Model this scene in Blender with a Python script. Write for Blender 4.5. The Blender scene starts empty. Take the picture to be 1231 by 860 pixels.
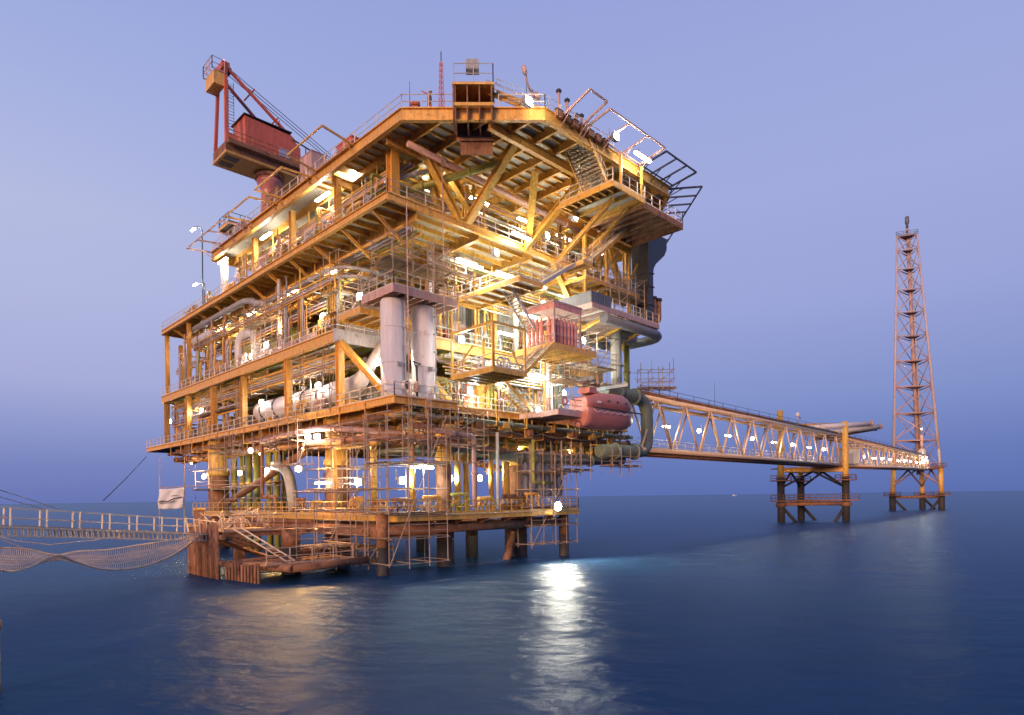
import bpy, math, random
from mathutils import Vector, Matrix
rnd = random.Random(11)
S = bpy.context.scene
COL = S.collection
PI = math.pi
rad = math.radians

# ------------------------------------------------------------------ frames
# platform frame: x runs right along the front face, y runs back along the left face, z up from the water
PF = Matrix.Translation((-9.2, 50.0, 0)) @ Matrix.Rotation(rad(45), 4, 'Z')
WF = Matrix.Identity(4)
CAM_H = 6.0
F_PX, CX, CY, ROLL = 760.0, 615.5, 598.0, 0.0131

def ray(px, py):
    dx, dy = px - CX, py - CY
    c, s = math.cos(ROLL), math.sin(ROLL)
    return (dx*c - dy*s)/F_PX, (dx*s + dy*c)/F_PX
Q = math.sqrt(.5)
def on_left(px, py, x=0.0):
    """point of the photo that lies on the platform plane x = const"""
    u, v = ray(px, py)
    y = (-9.2 + Q*x - u*(50 + Q*x))/(Q*(1+u))
    return Vector((x, y, CAM_H - v*(50 + Q*(x+y))))
def on_front(px, py, y=0.0):
    u, v = ray(px, py)
    x = (u*(50 + Q*y) + 9.2 + Q*y)/(Q*(1-u))
    return Vector((x, y, CAM_H - v*(50 + Q*(x+y))))
def at_depth(px, py, d):
    u, v = ray(px, py)
    return Vector((u*d, d, CAM_H - v*d))

# ------------------------------------------------------------------ mesh builder
class MB:
    def __init__(s): s.v = []; s.f = []; s.sm = []
    def add(s, vs, fs, smooth=False):
        o = len(s.v); s.v += [tuple(a) for a in vs]
        s.f += [tuple(i+o for i in f) for f in fs]
        s.sm += (smooth if isinstance(smooth, list) else [smooth]*len(fs))
        return s
    def box(s, x0, x1, y0, y1, z0, z1):
        vs = [(x, y, z) for z in (z0, z1) for y in (y0, y1) for x in (x0, x1)]
        return s.add(vs, [(0,2,3,1),(4,5,7,6),(0,1,5,4),(2,6,7,3),(0,4,6,2),(1,3,7,5)])
    def prism(s, poly, z0, z1):
        n = len(poly)
        vs = [(p[0], p[1], z0) for p in poly] + [(p[0], p[1], z1) for p in poly]
        return s.add(vs, [tuple(range(n-1, -1, -1)), tuple(range(n, 2*n))] + [(i, (i+1) % n, n+(i+1) % n, n+i) for i in range(n)])
    def extrude(s, poly3, off):
        n = len(poly3); off = Vector(off)
        vs = [Vector(p) for p in poly3]; vs = vs + [p+off for p in vs]
        return s.add(vs, [tuple(range(n-1, -1, -1)), tuple(range(n, 2*n))] + [(i, (i+1) % n, n+(i+1) % n, n+i) for i in range(n)])
    def _frame(s, p, q, up=(0,0,1)):
        d = (Vector(q)-Vector(p)); d.normalize(); up = Vector(up)
        if abs(d.dot(up)) > .97: up = Vector((1,0,0)) if abs(d.x) < .9 else Vector((0,1,0))
        r = d.cross(up); r.normalize(); u = r.cross(d); u.normalize()
        return d, r, u
    def sect(s, p, q, prof, up=(0,0,1)):
        p, q = Vector(p), Vector(q); d, r, u = s._frame(p, q, up); n = len(prof)
        vs = [p + r*a + u*b for a, b in prof] + [q + r*a + u*b for a, b in prof]
        return s.add(vs, [tuple(range(n-1, -1, -1)), tuple(range(n, 2*n))] + [(i, (i+1) % n, n+(i+1) % n, n+i) for i in range(n)])
    def beam(s, p, q, w, h, up=(0,0,1)):
        return s.sect(p, q, [(-w/2,-h/2),(w/2,-h/2),(w/2,h/2),(-w/2,h/2)], up)
    def ibeam(s, p, q, w, h, t=.06, up=(0,0,1)):
        a, b, k = w/2, h/2, t/2
        return s.sect(p, q, [(-a,-b),(a,-b),(a,-b+t),(k,-b+t),(k,b-t),(a,b-t),(a,b),(-a,b),(-a,b-t),(-k,b-t),(-k,-b+t),(-a,-b+t)], up)
    def tube(s, p, q, r, n=6, r2=None):
        p, q = Vector(p), Vector(q); d, a, b = s._frame(p, q); r2 = r if r2 is None else r2
        cs = [(math.cos(2*PI*i/n), math.sin(2*PI*i/n)) for i in range(n)]
        vs = [p + (a*c + b*e)*r for c, e in cs] + [q + (a*c + b*e)*r2 for c, e in cs]
        return s.add(vs, [tuple(range(n-1, -1, -1)), tuple(range(n, 2*n))] + [(i, (i+1) % n, n+(i+1) % n, n+i) for i in range(n)], [False]*2 + [n > 5]*n)
    def path(s, pts, r, n=8, bend=None, rs=None):
        """pipe along a polyline with rounded bends"""
        pts = [Vector(p) for p in pts]; out = [pts[0]]; bend = r*2.5 if bend is None else bend
        for i in range(1, len(pts)-1):
            a, b, c = pts[i-1], pts[i], pts[i+1]
            d1, d2 = (a-b), (c-b); l1, l2 = d1.length, d2.length
            if l1 < 1e-6 or l2 < 1e-6: continue
            k = min(bend, l1*.49, l2*.49)
            if bend <= 0 or d1.normalized().dot(d2.normalized()) < -.995: out.append(b); continue
            p0, p2 = b + d1/l1*k, b + d2/l2*k
            for j in range(6):
                t = j/5; out.append(p0*(1-t)**2 + b*2*t*(1-t) + p2*t*t)
        out.append(pts[-1]); m = len(out)
        d, a, b = s._frame(out[0], out[1]); vs = []; prev = d
        for i, p in enumerate(out):
            if i == 0: t = out[1]-out[0]
            elif i == m-1: t = out[-1]-out[-2]
            else: t = (out[i+1]-out[i]).normalized() + (out[i]-out[i-1]).normalized()
            if t.length < 1e-7: t = prev.copy()
            t.normalize(); rot = prev.rotation_difference(t); a = rot @ a; b = rot @ b; prev = t
            rr = r if rs is None else rs[0] + (rs[1]-rs[0])*i/(m-1)
            vs += [p + (a*math.cos(2*PI*k/n) + b*math.sin(2*PI*k/n))*rr for k in range(n)]
        fs = [tuple(range(n-1, -1, -1)), tuple((m-1)*n+k for k in range(n))]
        for i in range(m-1):
            for k in range(n):
                fs.append((i*n+k, i*n+(k+1) % n, (i+1)*n+(k+1) % n, (i+1)*n+k))
        return s.add(vs, fs, [False, False] + [n > 4]*(len(fs)-2))
    def lathe(s, prof, c=(0,0,0), ax=(0,0,1), n=20):
        c = Vector(c); ax = Vector(ax).normalized(); d, a, b = s._frame(c, c+ax); vs = []; m = len(prof)
        for r, h in prof:
            vs += [c + ax*h + (a*math.cos(2*PI*k/n) + b*math.sin(2*PI*k/n))*max(r, 1e-4) for k in range(n)]
        fs = [tuple(range(n-1, -1, -1)), tuple((m-1)*n+k for k in range(n))]
        for i in range(m-1):
            for k in range(n):
                fs.append((i*n+k, i*n+(k+1) % n, (i+1)*n+(k+1) % n, (i+1)*n+k))
        return s.add(vs, fs, [False, False] + [True]*(len(fs)-2))
    def ring(s, c, ax, R, r, n=14, m=5):
        c = Vector(c); ax = Vector(ax).normalized(); d, a, b = s._frame(c, c+ax); vs = []
        for i in range(n):
            t = 2*PI*i/n; e = a*math.cos(t) + b*math.sin(t)
            vs += [c + e*(R + r*math.cos(2*PI*k/m)) + ax*(r*math.sin(2*PI*k/m)) for k in range(m)]
        fs = [(i*m+k, ((i+1) % n)*m+k, ((i+1) % n)*m+(k+1) % m, i*m+(k+1) % m) for i in range(n) for k in range(m)]
        return s.add(vs, fs, True)
    def mesh(s, name, mat, base=(0,0,0)):
        bx, by, bz = base
        me = bpy.data.meshes.new(name)
        me.from_pydata([(x-bx, y-by, z-bz) for x, y, z in s.v], [], s.f)
        me.polygons.foreach_set('use_smooth', s.sm)
        me.materials.append(mat); me.update()
        return me

def tag(o, label, cat, group=None, kind=None):
    if label: o['label'] = label
    if cat: o['category'] = cat
    if group: o['group'] = group
    if kind: o['kind'] = kind

class Thing:
    def __init__(s, name, label, cat, base=(0,0,0), group=None, frame=PF, rz=0.0, kind=None):
        s.base = Vector(base); s.o = bpy.data.objects.new(name, None); s.o.empty_display_size = .3
        COL.objects.link(s.o)
        s.o.matrix_world = frame @ Matrix.Translation(s.base) @ Matrix.Rotation(rz, 4, 'Z')
        tag(s.o, label, cat, group, kind)
    def part(s, name, mb, mat, parent=None, label=None, local=False, stuff=False):
        me = mb if isinstance(mb, bpy.types.Mesh) else mb.mesh(name, mat, (0,0,0) if local else s.base)
        o = bpy.data.objects.new(name, me); COL.objects.link(o); o.parent = parent or s.o
        if label: o['label'] = label
        if stuff: o['kind'] = 'stuff'
        return o

def solo(name, label, cat, mb, mat, base=(0,0,0), group=None, frame=PF, kind=None):
    o = bpy.data.objects.new(name, mb.mesh(name, mat, base)); COL.objects.link(o)
    o.matrix_world = frame @ Matrix.Translation(Vector(base)); tag(o, label, cat, group, kind)
    return o

# ------------------------------------------------------------------ materials
def nodes(name):
    m = bpy.data.materials.new(name); m.use_nodes = True; nt = m.node_tree
    for n in list(nt.nodes): nt.nodes.remove(n)
    return m, nt, nt.nodes, nt.links
def steel(name, col, rust=.35, rough=.5, metal=0.0, rcol=(.16,.06,.025), scale=1.3, var=.25):
    """weathered paint: blotchy tone, rust patches and vertical streaks, all in object space"""
    m, nt, N, L = nodes(name)
    out = N.new('ShaderNodeOutputMaterial'); b = N.new('ShaderNodeBsdfPrincipled'); L.new(b.outputs[0], out.inputs[0])
    tc = N.new('ShaderNodeTexCoord'); oi = N.new('ShaderNodeObjectInfo')
    ad = N.new('ShaderNodeVectorMath'); ad.operation = 'MULTIPLY_ADD'
    cmb = N.new('ShaderNodeCombineXYZ')
    for k in range(3): L.new(oi.outputs['Random'], cmb.inputs[k])
    L.new(cmb.outputs[0], ad.inputs[0]); ad.inputs[1].default_value = (37, 53, 29); L.new(tc.outputs['Object'], ad.inputs[2])
    n1 = N.new('ShaderNodeTexNoise'); n1.inputs['Scale'].default_value = scale; n1.inputs['Detail'].default_value = 6; n1.inputs['Roughness'].default_value = .65
    L.new(ad.outputs[0], n1.inputs['Vector'])
    mp = N.new('ShaderNodeMapping'); mp.inputs['Scale'].default_value = (5, 5, .5); L.new(ad.outputs[0], mp.inputs['Vector'])
    n2 = N.new('ShaderNodeTexNoise'); n2.inputs['Scale'].default_value = 1.0; n2.inputs['Detail'].default_value = 4; L.new(mp.outputs[0], n2.inputs['Vector'])
    mx = N.new('ShaderNodeMath'); mx.operation = 'ADD'; L.new(n1.outputs['Fac'], mx.inputs[0])
    ml = N.new('ShaderNodeMath'); ml.operation = 'MULTIPLY'; L.new(n2.outputs['Fac'], ml.inputs[0]); ml.inputs[1].default_value = .5; L.new(ml.outputs[0], mx.inputs[1])
    cr = N.new('ShaderNodeMapRange'); cr.inputs['From Min'].default_value = .92 - .28*rust; cr.inputs['From Max'].default_value = 1.08 - .2*rust
    L.new(mx.outputs[0], cr.inputs['Value'])
    tone = N.new('ShaderNodeMapRange'); tone.inputs['From Min'].default_value = .3; tone.inputs['From Max'].default_value = .7
    tone.inputs['To Min'].default_value = 1-var; tone.inputs['To Max'].default_value = 1+var*.6; L.new(n2.outputs['Fac'], tone.inputs['Value'])
    ov = N.new('ShaderNodeMapRange'); ov.inputs['To Min'].default_value = 1-var*.8; ov.inputs['To Max'].default_value = 1+var*.5; L.new(oi.outputs['Random'], ov.inputs['Value'])
    tm = N.new('ShaderNodeMath'); tm.operation = 'MULTIPLY'; L.new(tone.outputs[0], tm.inputs[0]); L.new(ov.outputs[0], tm.inputs[1])
    vm = N.new('ShaderNodeVectorMath'); vm.operation = 'SCALE'; vm.inputs[0].default_value = col; L.new(tm.outputs[0], vm.inputs['Scale'])
    mix = N.new('ShaderNodeMix'); mix.data_type = 'RGBA'
    L.new(cr.outputs[0], mix.inputs['Factor']); L.new(vm.outputs[0], mix.inputs['A']); mix.inputs['B'].default_value = (*rcol, 1)
    L.new(mix.outputs['Result'], b.inputs['Base Color'])
    rr = N.new('ShaderNodeMapRange'); rr.inputs['To Min'].default_value = rough; rr.inputs['To Max'].default_value = min(.95, rough+.35); L.new(cr.outputs[0], rr.inputs['Value']); L.new(rr.outputs[0], b.inputs['Roughness'])
    b.inputs['Metallic'].default_value = metal
    return m
def glow(name, col, strength, sample=False):
    m, nt, N, L = nodes(name)
    out = N.new('ShaderNodeOutputMaterial'); e = N.new('ShaderNodeEmission'); e.inputs[0].default_value = (*col, 1); e.inputs[1].default_value = strength
    L.new(e.outputs[0], out.inputs[0])
    m.cycles.emission_sampling = 'AUTO' if sample else 'NONE'
    return m
M = dict(
    orange=steel('orange_paint', (.80,.43,.09), .36, .45, rcol=(.26,.11,.04), scale=2.2, var=.3),
    amber=steel('amber_paint', (.80,.47,.09), .34, .45, rcol=(.26,.12,.04), scale=2.2, var=.3),
    yellow=steel('yellow_paint', (.55,.38,.06), .3, .45),
    rust=steel('rusted_steel', (.36,.17,.085), .6, .8, rcol=(.09,.04,.025), var=.4),
    splash=steel('splash_zone_steel', (.05,.042,.036), .5, .7, rcol=(.03,.028,.028), var=.4),
    grey=steel('grey_steel', (.36,.36,.37), .3, .5),
    slate=steel('slate_duct', (.16,.17,.19), .25, .45),
    lilac=steel('pale_grey_steel', (.50,.48,.49), .18, .45),
    soffit=steel('pale_plate', (.58,.57,.48), .3, .6),
    cream=steel('cream_panel', (.62,.60,.50), .15, .5),
    white=steel('white_paint', (.76,.70,.67), .22, .4, rcol=(.52,.40,.31), var=.12),
    rail=steel('railing_paint', (.78,.66,.54), .25, .5),
    rack=steel('rack_red_paint', (.70,.29,.25), .12, .45), bridge=steel('bridge_paint', (.80,.55,.34), .2, .5), mauve=steel('tower_paint', (.58,.47,.48), .15, .5), red=steel('red_paint', (.70,.15,.07), .3, .45),  # bridge colour paled in place of stronger lamp light
    boat=steel('lifeboat_paint', (.52,.19,.15), .12, .35, var=.12),
    dark=steel('dark_steel', (.035,.035,.042), .2, .5),
    navy=steel('dark_blue_steel', (.035,.038,.052), .2, .4),
    green=steel('green_grey_pipe', (.19,.22,.16), .35, .5),
    olive=steel('olive_pipe', (.34,.33,.07), .3, .45),
    pink=steel('pink_primer', (.58,.36,.30), .2, .5),
    wood=steel('scaffold_board', (.40,.26,.14), .25, .8, rcol=(.2,.12,.06)),
    scaf=steel('scaffold_tube', (.46,.33,.23), .35, .55, 0),
    gang=steel('gangway_paint', (.88,.72,.50), .15, .6), rope=steel('rope', (.86,.69,.48), .2, .9, rcol=(.3,.2,.12)),  # gangway and rope tones brightened to stand in for warm lamp light
    cloth=steel('white_tarpaulin', (.72,.69,.66), .12, .8, rcol=(.35,.28,.25), var=.1),
    mesh=steel('grey_sheeting', (.30,.29,.29), .2, .8),
    skin=steel('skin', (.42,.24,.16), 0, .6, var=.05),
    tread=steel('stair_tread', (.48,.40,.28), .3, .6),
    glass=steel('window_glass', (.35,.42,.52), 0, .08, var=.05),
    tube=glow('tube_light', (1,.95,.82), 60), cool=glow('cool_light', (.88,1,.96), 60),
    warm=glow('sodium_light', (1,.66,.28), 60), star=glow('bright_flood', (1,.9,.72), 200),
    beacon=glow('beacon_light', (1,.3,.45), 3),
)
# ------------------------------------------------------------------ builders
def railing(mb, pts, h=1.1, sp=1.7, r=.042, rails=(.55, 1.1), kick=True):
    pts = [Vector(p) for p in pts]
    for p, q in zip(pts, pts[1:]):
        n = max(1, round((q-p).length/sp))
        for i in range(n+1):
            c = p.lerp(q, i/n); mb.tube(c, c+Vector((0,0,h)), r*1.15, 4)
        for z in rails: mb.tube(p+Vector((0,0,z*h/1.1)), q+Vector((0,0,z*h/1.1)), r, 4)
        if kick: mb.beam(p+Vector((0,0,.075)), q+Vector((0,0,.075)), .012, .13)
    return mb
def span(poly, axis, c):
    xs = []
    n = len(poly)
    for i in range(n):
        a, b = poly[i], poly[(i+1) % n]
        if (a[axis]-c)*(b[axis]-c) < 0:
            t = (c-a[axis])/(b[axis]-a[axis]); xs.append(a[1-axis]+(b[1-axis]-a[1-axis])*t)
    return (min(xs), max(xs)) if len(xs) >= 2 else None

def deck(name, label, poly, z, gh, jaxis, jsp, plate, gmat, jmat, rails=(), gw=.34, jh=.45, deep=(), rmat=None, skip=()):
    """steel deck: plate, I-section edge girders, joists below, railings on the named edges"""
    t = Thing(name, label, 'deck', (poly[0][0], poly[0][1], z))
    n = len(poly)
    cx = sum(p[0] for p in poly)/n; cy = sum(p[1] for p in poly)/n
    ins = [(cx+(p[0]-cx)*.995, cy+(p[1]-cy)*.995) for p in poly]
    t.part('deck_plate', MB().prism(ins, z-.06, z-.004), plate)
    for i in range(n):
        if i in skip: continue
        a, b = poly[i], poly[(i+1) % n]
        t.part('edge_girder', MB().ibeam((a[0],a[1],z-gh/2), (b[0],b[1],z-gh/2), gw, gh, .07), gmat)
    lo = min(p[jaxis] for p in poly); hi = max(p[jaxis] for p in poly)
    k = lo + jsp
    while k < hi-.4:
        s_ = span(poly, jaxis, k)
        if s_ and s_[1]-s_[0] > .8:
            a, b = (s_[0]+.2, k), (s_[1]-.2, k)
            if jaxis == 0: a, b = (k, s_[0]+.2), (k, s_[1]-.2)
            t.part('floor_beam', MB().ibeam((a[0],a[1],z-.07-jh/2), (b[0],b[1],z-.07-jh/2), .2, jh, .05), jmat)
        k += jsp
    for d in deep:      # deep cross girders given as (p, q, height)
        p, q, h = d
        t.part('cross_girder', MB().ibeam((p[0],p[1],z-.08-h/2), (q[0],q[1],z-.08-h/2), .4, h, .08), gmat)
    for e in rails:
        t.part('railing', railing(MB(), [(p[0], p[1], z) for p in e]), rmat or M['rail'])
    return t

def stair(label, p0, p1, width, side, mat=None, rmat=None, perforated=False, rails=True):
    """straight flight from bottom p0 to top p1; width measured along the unit vector side"""
    p0, p1, side = Vector(p0), Vector(p1), Vector(side)
    t = Thing('staircase', label, 'stairs', p0); mat = mat or M['orange']
    for k in (0, 1):
        o = side*(width*k)
        t.part('stringer', MB().beam(p0+o, p1+o, .07, .30), mat)
        if rails:
            m = MB(); n = max(2, round((p1-p0).length/1.4))
            for i in range(n+1):
                c = p0.lerp(p1, i/n)+o; m.tube(c, c+Vector((0,0,1.0)), .03, 4)
            for z in (.5, 1.0): m.tube(p0+o+Vector((0,0,z)), p1+o+Vector((0,0,z)), .03, 4)
            t.part('handrail', m, rmat or M['rail'])
    n = max(4, min(60, round((p1.z-p0.z)/.24)))
    run = Vector((p1.x-p0.x, p1.y-p0.y, 0)).normalized()
    for i in range(n):
        c = p0.lerp(p1, (i+.5)/n); m = MB()
        if perforated:
            for w in range(6):
                a = c + side*(.06+(width-.12)*w/6); b = c + side*(.06+(width-.12)*(w+.62)/6)
                m.beam(a, b, .26, .04)
            m.beam(c+side*.04-run*.13, c+side*(width-.04)-run*.13, .03, .06)
            m.beam(c+side*.04+run*.13, c+side*(width-.04)+run*.13, .03, .06)
        else: m.beam(c+side*.04, c+side*(width-.04), .26, .045)
        t.part('tread', m, M['tread'])
    return t

def balcony(label, x0, x1, y0, y1, z, rails, fh=.32, mat=None, joist=.8, axis=0, rmat=None, plate=None):
    t = Thing('access_platform', label, 'platform', ((x0+x1)/2, (y0+y1)/2, z)); mat = mat or M['orange']
    t.part('grating', MB().box(x0+.02, x1-.02, y0+.02, y1-.02, z-.05, z-.004), plate or M['soffit'])
    c = [(x0,y0),(x1,y0),(x1,y1),(x0,y1)]
    for i in range(4):
        a, b = c[i], c[(i+1) % 4]
        t.part('edge_channel', MB().beam((*a, z-fh/2+.02), (*b, z-fh/2+.02), .10, fh), mat)
    k = joist
    L_ = (x1-x0) if axis == 0 else (y1-y0)
    while k < L_-.2:
        p, q = ((x0+k, y0+.06), (x0+k, y1-.06)) if axis == 0 else ((x0+.06, y0+k), (x1-.06, y0+k))
        t.part('floor_beam', MB().ibeam((*p, z-.06-fh*.4), (*q, z-.06-fh*.4), .14, fh*.75, .03), mat); k += joist
    for e in rails: t.part('railing', railing(MB(), [(p[0], p[1], z) for p in e], sp=1.3), rmat or M['rail'])
    return t

LAMP_GAIN = 1.6
_mc = {}
def cached(key, fn):
    if key not in _mc: _mc[key] = fn()
    return _mc[key]
WARM, WHITE, COOL = (1,.64,.32), (1,.93,.80), (.92,1,.95)
def bulb(parent, pos, power, col, size=.12, frame_off=(0,0,0)):
    l = bpy.data.lights.new('lamp_light', 'POINT'); l.energy = power*LAMP_GAIN; l.color = col; l.shadow_soft_size = size
    o = bpy.data.objects.new('light_source', l); COL.objects.link(o); o.parent = parent; o.location = pos
    return o
def tube_lamp(label, pos, power=420, col=WHITE, along='y', mat='tube', frame=PF, length=2.3, group='tube lights on the platform', rz=None):
    t = Thing('tube_lamp', label, 'lamp', pos, group, frame, rz if rz is not None else (0 if along == 'x' else PI/2))
    h = length/2
    t.part('housing', cached(('th', length), lambda: MB().prism([(-h-.08,-.13),(h+.08,-.13),(h+.08,.13),(-h-.08,.13)], 0, .09).box(-h*.6,-h*.6+.05,-.03,.03,.09,.4).box(h*.6-.05,h*.6,-.03,.03,.09,.4).mesh('lamp_housing', M['grey'])), None)
    t.part('light_tube', cached(('tt', length, mat), lambda: MB().tube((-h,-.07,-.085),(h,-.07,-.085),.08,10).tube((-h,.10,-.085),(h,.10,-.085),.08,10).mesh('light_tube', M[mat])), None)
    bulb(t.o, (0,0,-.3), power, col, .25)
    return t
def flood_lamp(label, pos, power=260, col=WHITE, rz=0, mat='cool', frame=PF, group='floodlights on the platform', size=1.9):
    """a square flood on a bracket that faces local -y and a little down"""
    t = Thing('floodlight', label, 'lamp', pos, group, frame, rz); k = size
    t.part('bracket', cached(('fb', k), lambda: MB().tube((0,.28*k,.5*k),(0,.28*k,0),.03*k,5).beam((-.2*k,.12*k,0),(.2*k,.12*k,0),.04*k,.04*k).beam((0,.28*k,0),(0,.1*k,0),.04*k,.04*k).mesh('bracket', M['grey'])), None)
    t.part('lamp_head', cached(('fh', k), lambda: MB().prism([(-.2*k,-.1*k),(.2*k,-.1*k),(.13*k,.1*k),(-.13*k,.1*k)], -.16*k, .16*k).mesh('lamp_head', M['grey'])), None)
    t.part('lens', cached(('fl', k, mat), lambda: MB().lathe([(.05*k,.075*k),(.13*k,.05*k),(.16*k,0)], (0,-.105*k,0), (0,-1,0), 20).mesh('lens', M[mat])), None)
    bulb(t.o, (0,-.42*k,-.12), power, col, .15)
    return t

def scaffold(label, x0, x1, y0, y1, z0, z1, nx=2, ny=1, lift=2.0, planks=(1,), frame=PF, over=.5, group='scaffolds on the platform', brace=True):
    t = Thing('scaffold', label, 'scaffold', ((x0+x1)/2, (y0+y1)/2, z0), group, frame)
    xs = [x0+(x1-x0)*i/nx for i in range(nx+1)]; ys = [y0+(y1-y0)*i/ny for i in range(ny+1)]
    for x in xs:
        for y in ys:
            e = rnd.uniform(0, over*2); jx, jy = rnd.uniform(-.06,.06), rnd.uniform(-.06,.06)
            t.part('standard', MB().tube((x+jx,y+jy,z0-rnd.uniform(0,over)), (x+jx*.5,y+jy*.5,z1+e), .042, 5), M['scaf'])
    n = max(1, round((z1-z0)/lift))
    for k in range(n+1):
        z = z0 + (z1-z0)*k/n
        for y in ys: t.part('ledger', MB().tube((x0-over*rnd.random(), y+.05, z+rnd.uniform(-.05,.05)), (x1+over*rnd.random(), y+.05, z+rnd.uniform(-.05,.05)), .038, 5), M['scaf'])
        for x in xs: t.part('transom', MB().tube((x+.05, y0-over*rnd.random(), z+.07), (x+.05, y1+over*rnd.random(), z+.07), .038, 5), M['scaf'])
        if k in planks:
            nb = max(2, round((y1-y0)/.26))
            for j in range(nb):
                yy = y0 + (y1-y0)*(j+.5)/nb
                t.part('plank', MB().box(x0-rnd.uniform(0,over), x1+rnd.uniform(0,over), yy-.11, yy+.11, z+.11, z+.15), M['wood'])
            for y in ys:
                for hz in (.5, 1.0): t.part('guard_rail', MB().tube((x0, y, z+hz+.1), (x1, y, z+hz+.1), .036, 5), M['scaf'])
    if brace:
        t.part('brace', MB().tube((x0, y0-.06, z0), (x1, y0-.06, z1), .038, 5), M['scaf'])
    return t

# ---- plant that stands on the decks
def vessel_v(label, x, y, z, r, h, mat, name='vertical_vessel', cat='tank', manhole=None, group=None):
    t = Thing(name, label, cat, (x, y, z), group)
    t.part('shell', MB().lathe([(r*1.06,0),(r*1.06,.12),(r,.12),(r,h-r*.35),(r*.92,h-r*.18),(r*.6,h-r*.04),(.02,h)], (x,y,z), n=24), mat)
    t.part('nozzle', MB().tube((x,y,z+h-.05),(x,y,z+h+.35),r*.22,10).tube((x,y,z+h+.3),(x,y,z+h+.36),r*.34,10), mat)
    m = MB()
    for k in (.35, .7): m.ring((x,y,z+h*k), (0,0,1), r*1.01, .03, 20, 4)
    t.part('stiffener_ring', m, mat)
    if manhole:
        d = Vector(manhole).normalized(); c = Vector((x,y,z+1.1)) + d*r
        t.part('manhole', MB().tube(c-d*.1, c+d*.22, .40, 16), mat)
        t.part('manhole_cover', MB().tube(c+d*.221, c+d*.26, .34, 16), M['dark'])
    return t
def vessel_h(label, x, y0, y1, z, r, mat, axis='y', rings=3, name='horizontal_vessel', cat='tank', group=None):
    base = (x, (y0+y1)/2, z-r-.5) if axis == 'y' else ((y0+y1)/2, x, z-r-.5)
    P = (lambda s: (x, s, z)) if axis == 'y' else (lambda s: (s, x, z))
    ax = (0,1,0) if axis == 'y' else (1,0,0)
    t = Thing(name, label, cat, base, group); L_ = y1-y0
    t.part('shell', MB().lathe([(.02,0),(r*.6,r*.08),(r*.9,r*.28),(r,r*.5),(r,L_-r*.5),(r*.9,L_-r*.28),(r*.6,L_-r*.08),(.02,L_)], P(y0), ax, 22), mat)
    for k in range(rings):
        s_ = y0 + L_*(k+.7)/(rings+.4)
        t.part('flange', MB().lathe([(r*.98,-.07),(r*1.1,-.07),(r*1.1,.07),(r*.98,.07)], P(s_), ax, 22), M['dark'])
    for k in (.22, .78):
        s_ = y0+L_*k; c = P(s_)
        m = MB().box(c[0]-(r*.8 if axis == 'y' else .15), c[0]+(r*.8 if axis == 'y' else .15), c[1]-(.15 if axis == 'y' else r*.8), c[1]+(.15 if axis == 'y' else r*.8), z-r-.5, z-r*.72)
        t.part('saddle', m, M['orange'])
    c = P(y0+L_*.4); t.part('nozzle', MB().tube((c[0],c[1],z+r*.9),(c[0],c[1],z+r+.45),r*.2,8).tube((c[0],c[1],z+r+.36),(c[0],c[1],z+r+.46),r*.32,8), mat)
    return t
def wheel_valve(t, c, ax, r, mat, parent=None):
    c = Vector(c); ax = Vector(ax)
    b = t.part('valve', MB().lathe([(r*.5,-r*.9),(r*.8,-r*.88),(r*.8,-r*.7),(r*.5,-r*.6),(r*.62,0),(r*.5,r*.6),(r*.8,r*.7),(r*.8,r*.88),(r*.5,r*.9)], c, (1,0,0), 10).tube(c, c+ax*r*1.9, r*.18, 6), mat, parent)
    m = MB().ring(c+ax*r*1.9, ax, r*.75, r*.09, 12, 4)
    d, a, b2 = m._frame(c, c+ax)
    for k in range(3):
        e = a*math.cos(k*PI/3)+b2*math.sin(k*PI/3); m.tube(c+ax*r*1.9-e*r*.75, c+ax*r*1.9+e*r*.75, r*.06, 4)
    t.part('hand_wheel', m, M['red'] if rnd.random() < .35 else mat, b)
def manifold(label, x, y, z, length, axis, mat, n=4, h=1.6, group=None):
    """header pipe with branches, each with a hand-wheel valve"""
    t = Thing('pipe_manifold', label, 'pipework', (x, y, z), group)
    e = Vector((1,0,0)) if axis == 'x' else Vector((0,1,0)); o = Vector((x,y,z)); f = Vector((e.y, -e.x, 0))
    r = rnd.uniform(.13,.22)
    t.part('header_pipe', MB().path([o+e*(-length/2)+Vector((0,0,h)), o+e*(length/2)+Vector((0,0,h)), o+e*(length/2)], r, 9), mat)
    for k in range(n):
        c = o + e*(-length/2+length*(k+.4)/n)
        t.part('branch_pipe', MB().path([c+Vector((0,0,h)), c+Vector((0,0,h*.45))+Vector((0,0,0)), c+f*-.5+Vector((0,0,h*.45)), c+f*-.5], r*.6, 7).tube(c+Vector((0,0,h*.9)), c+Vector((0,0,h*.83)), r*.95, 8), mat)
        wheel_valve(t, c+Vector((0,0,h*.6)), f*-1 if k % 2 else f, r*1.05, rnd.choice([M['orange'], M['lilac'], M['grey']]))
    return t
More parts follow.
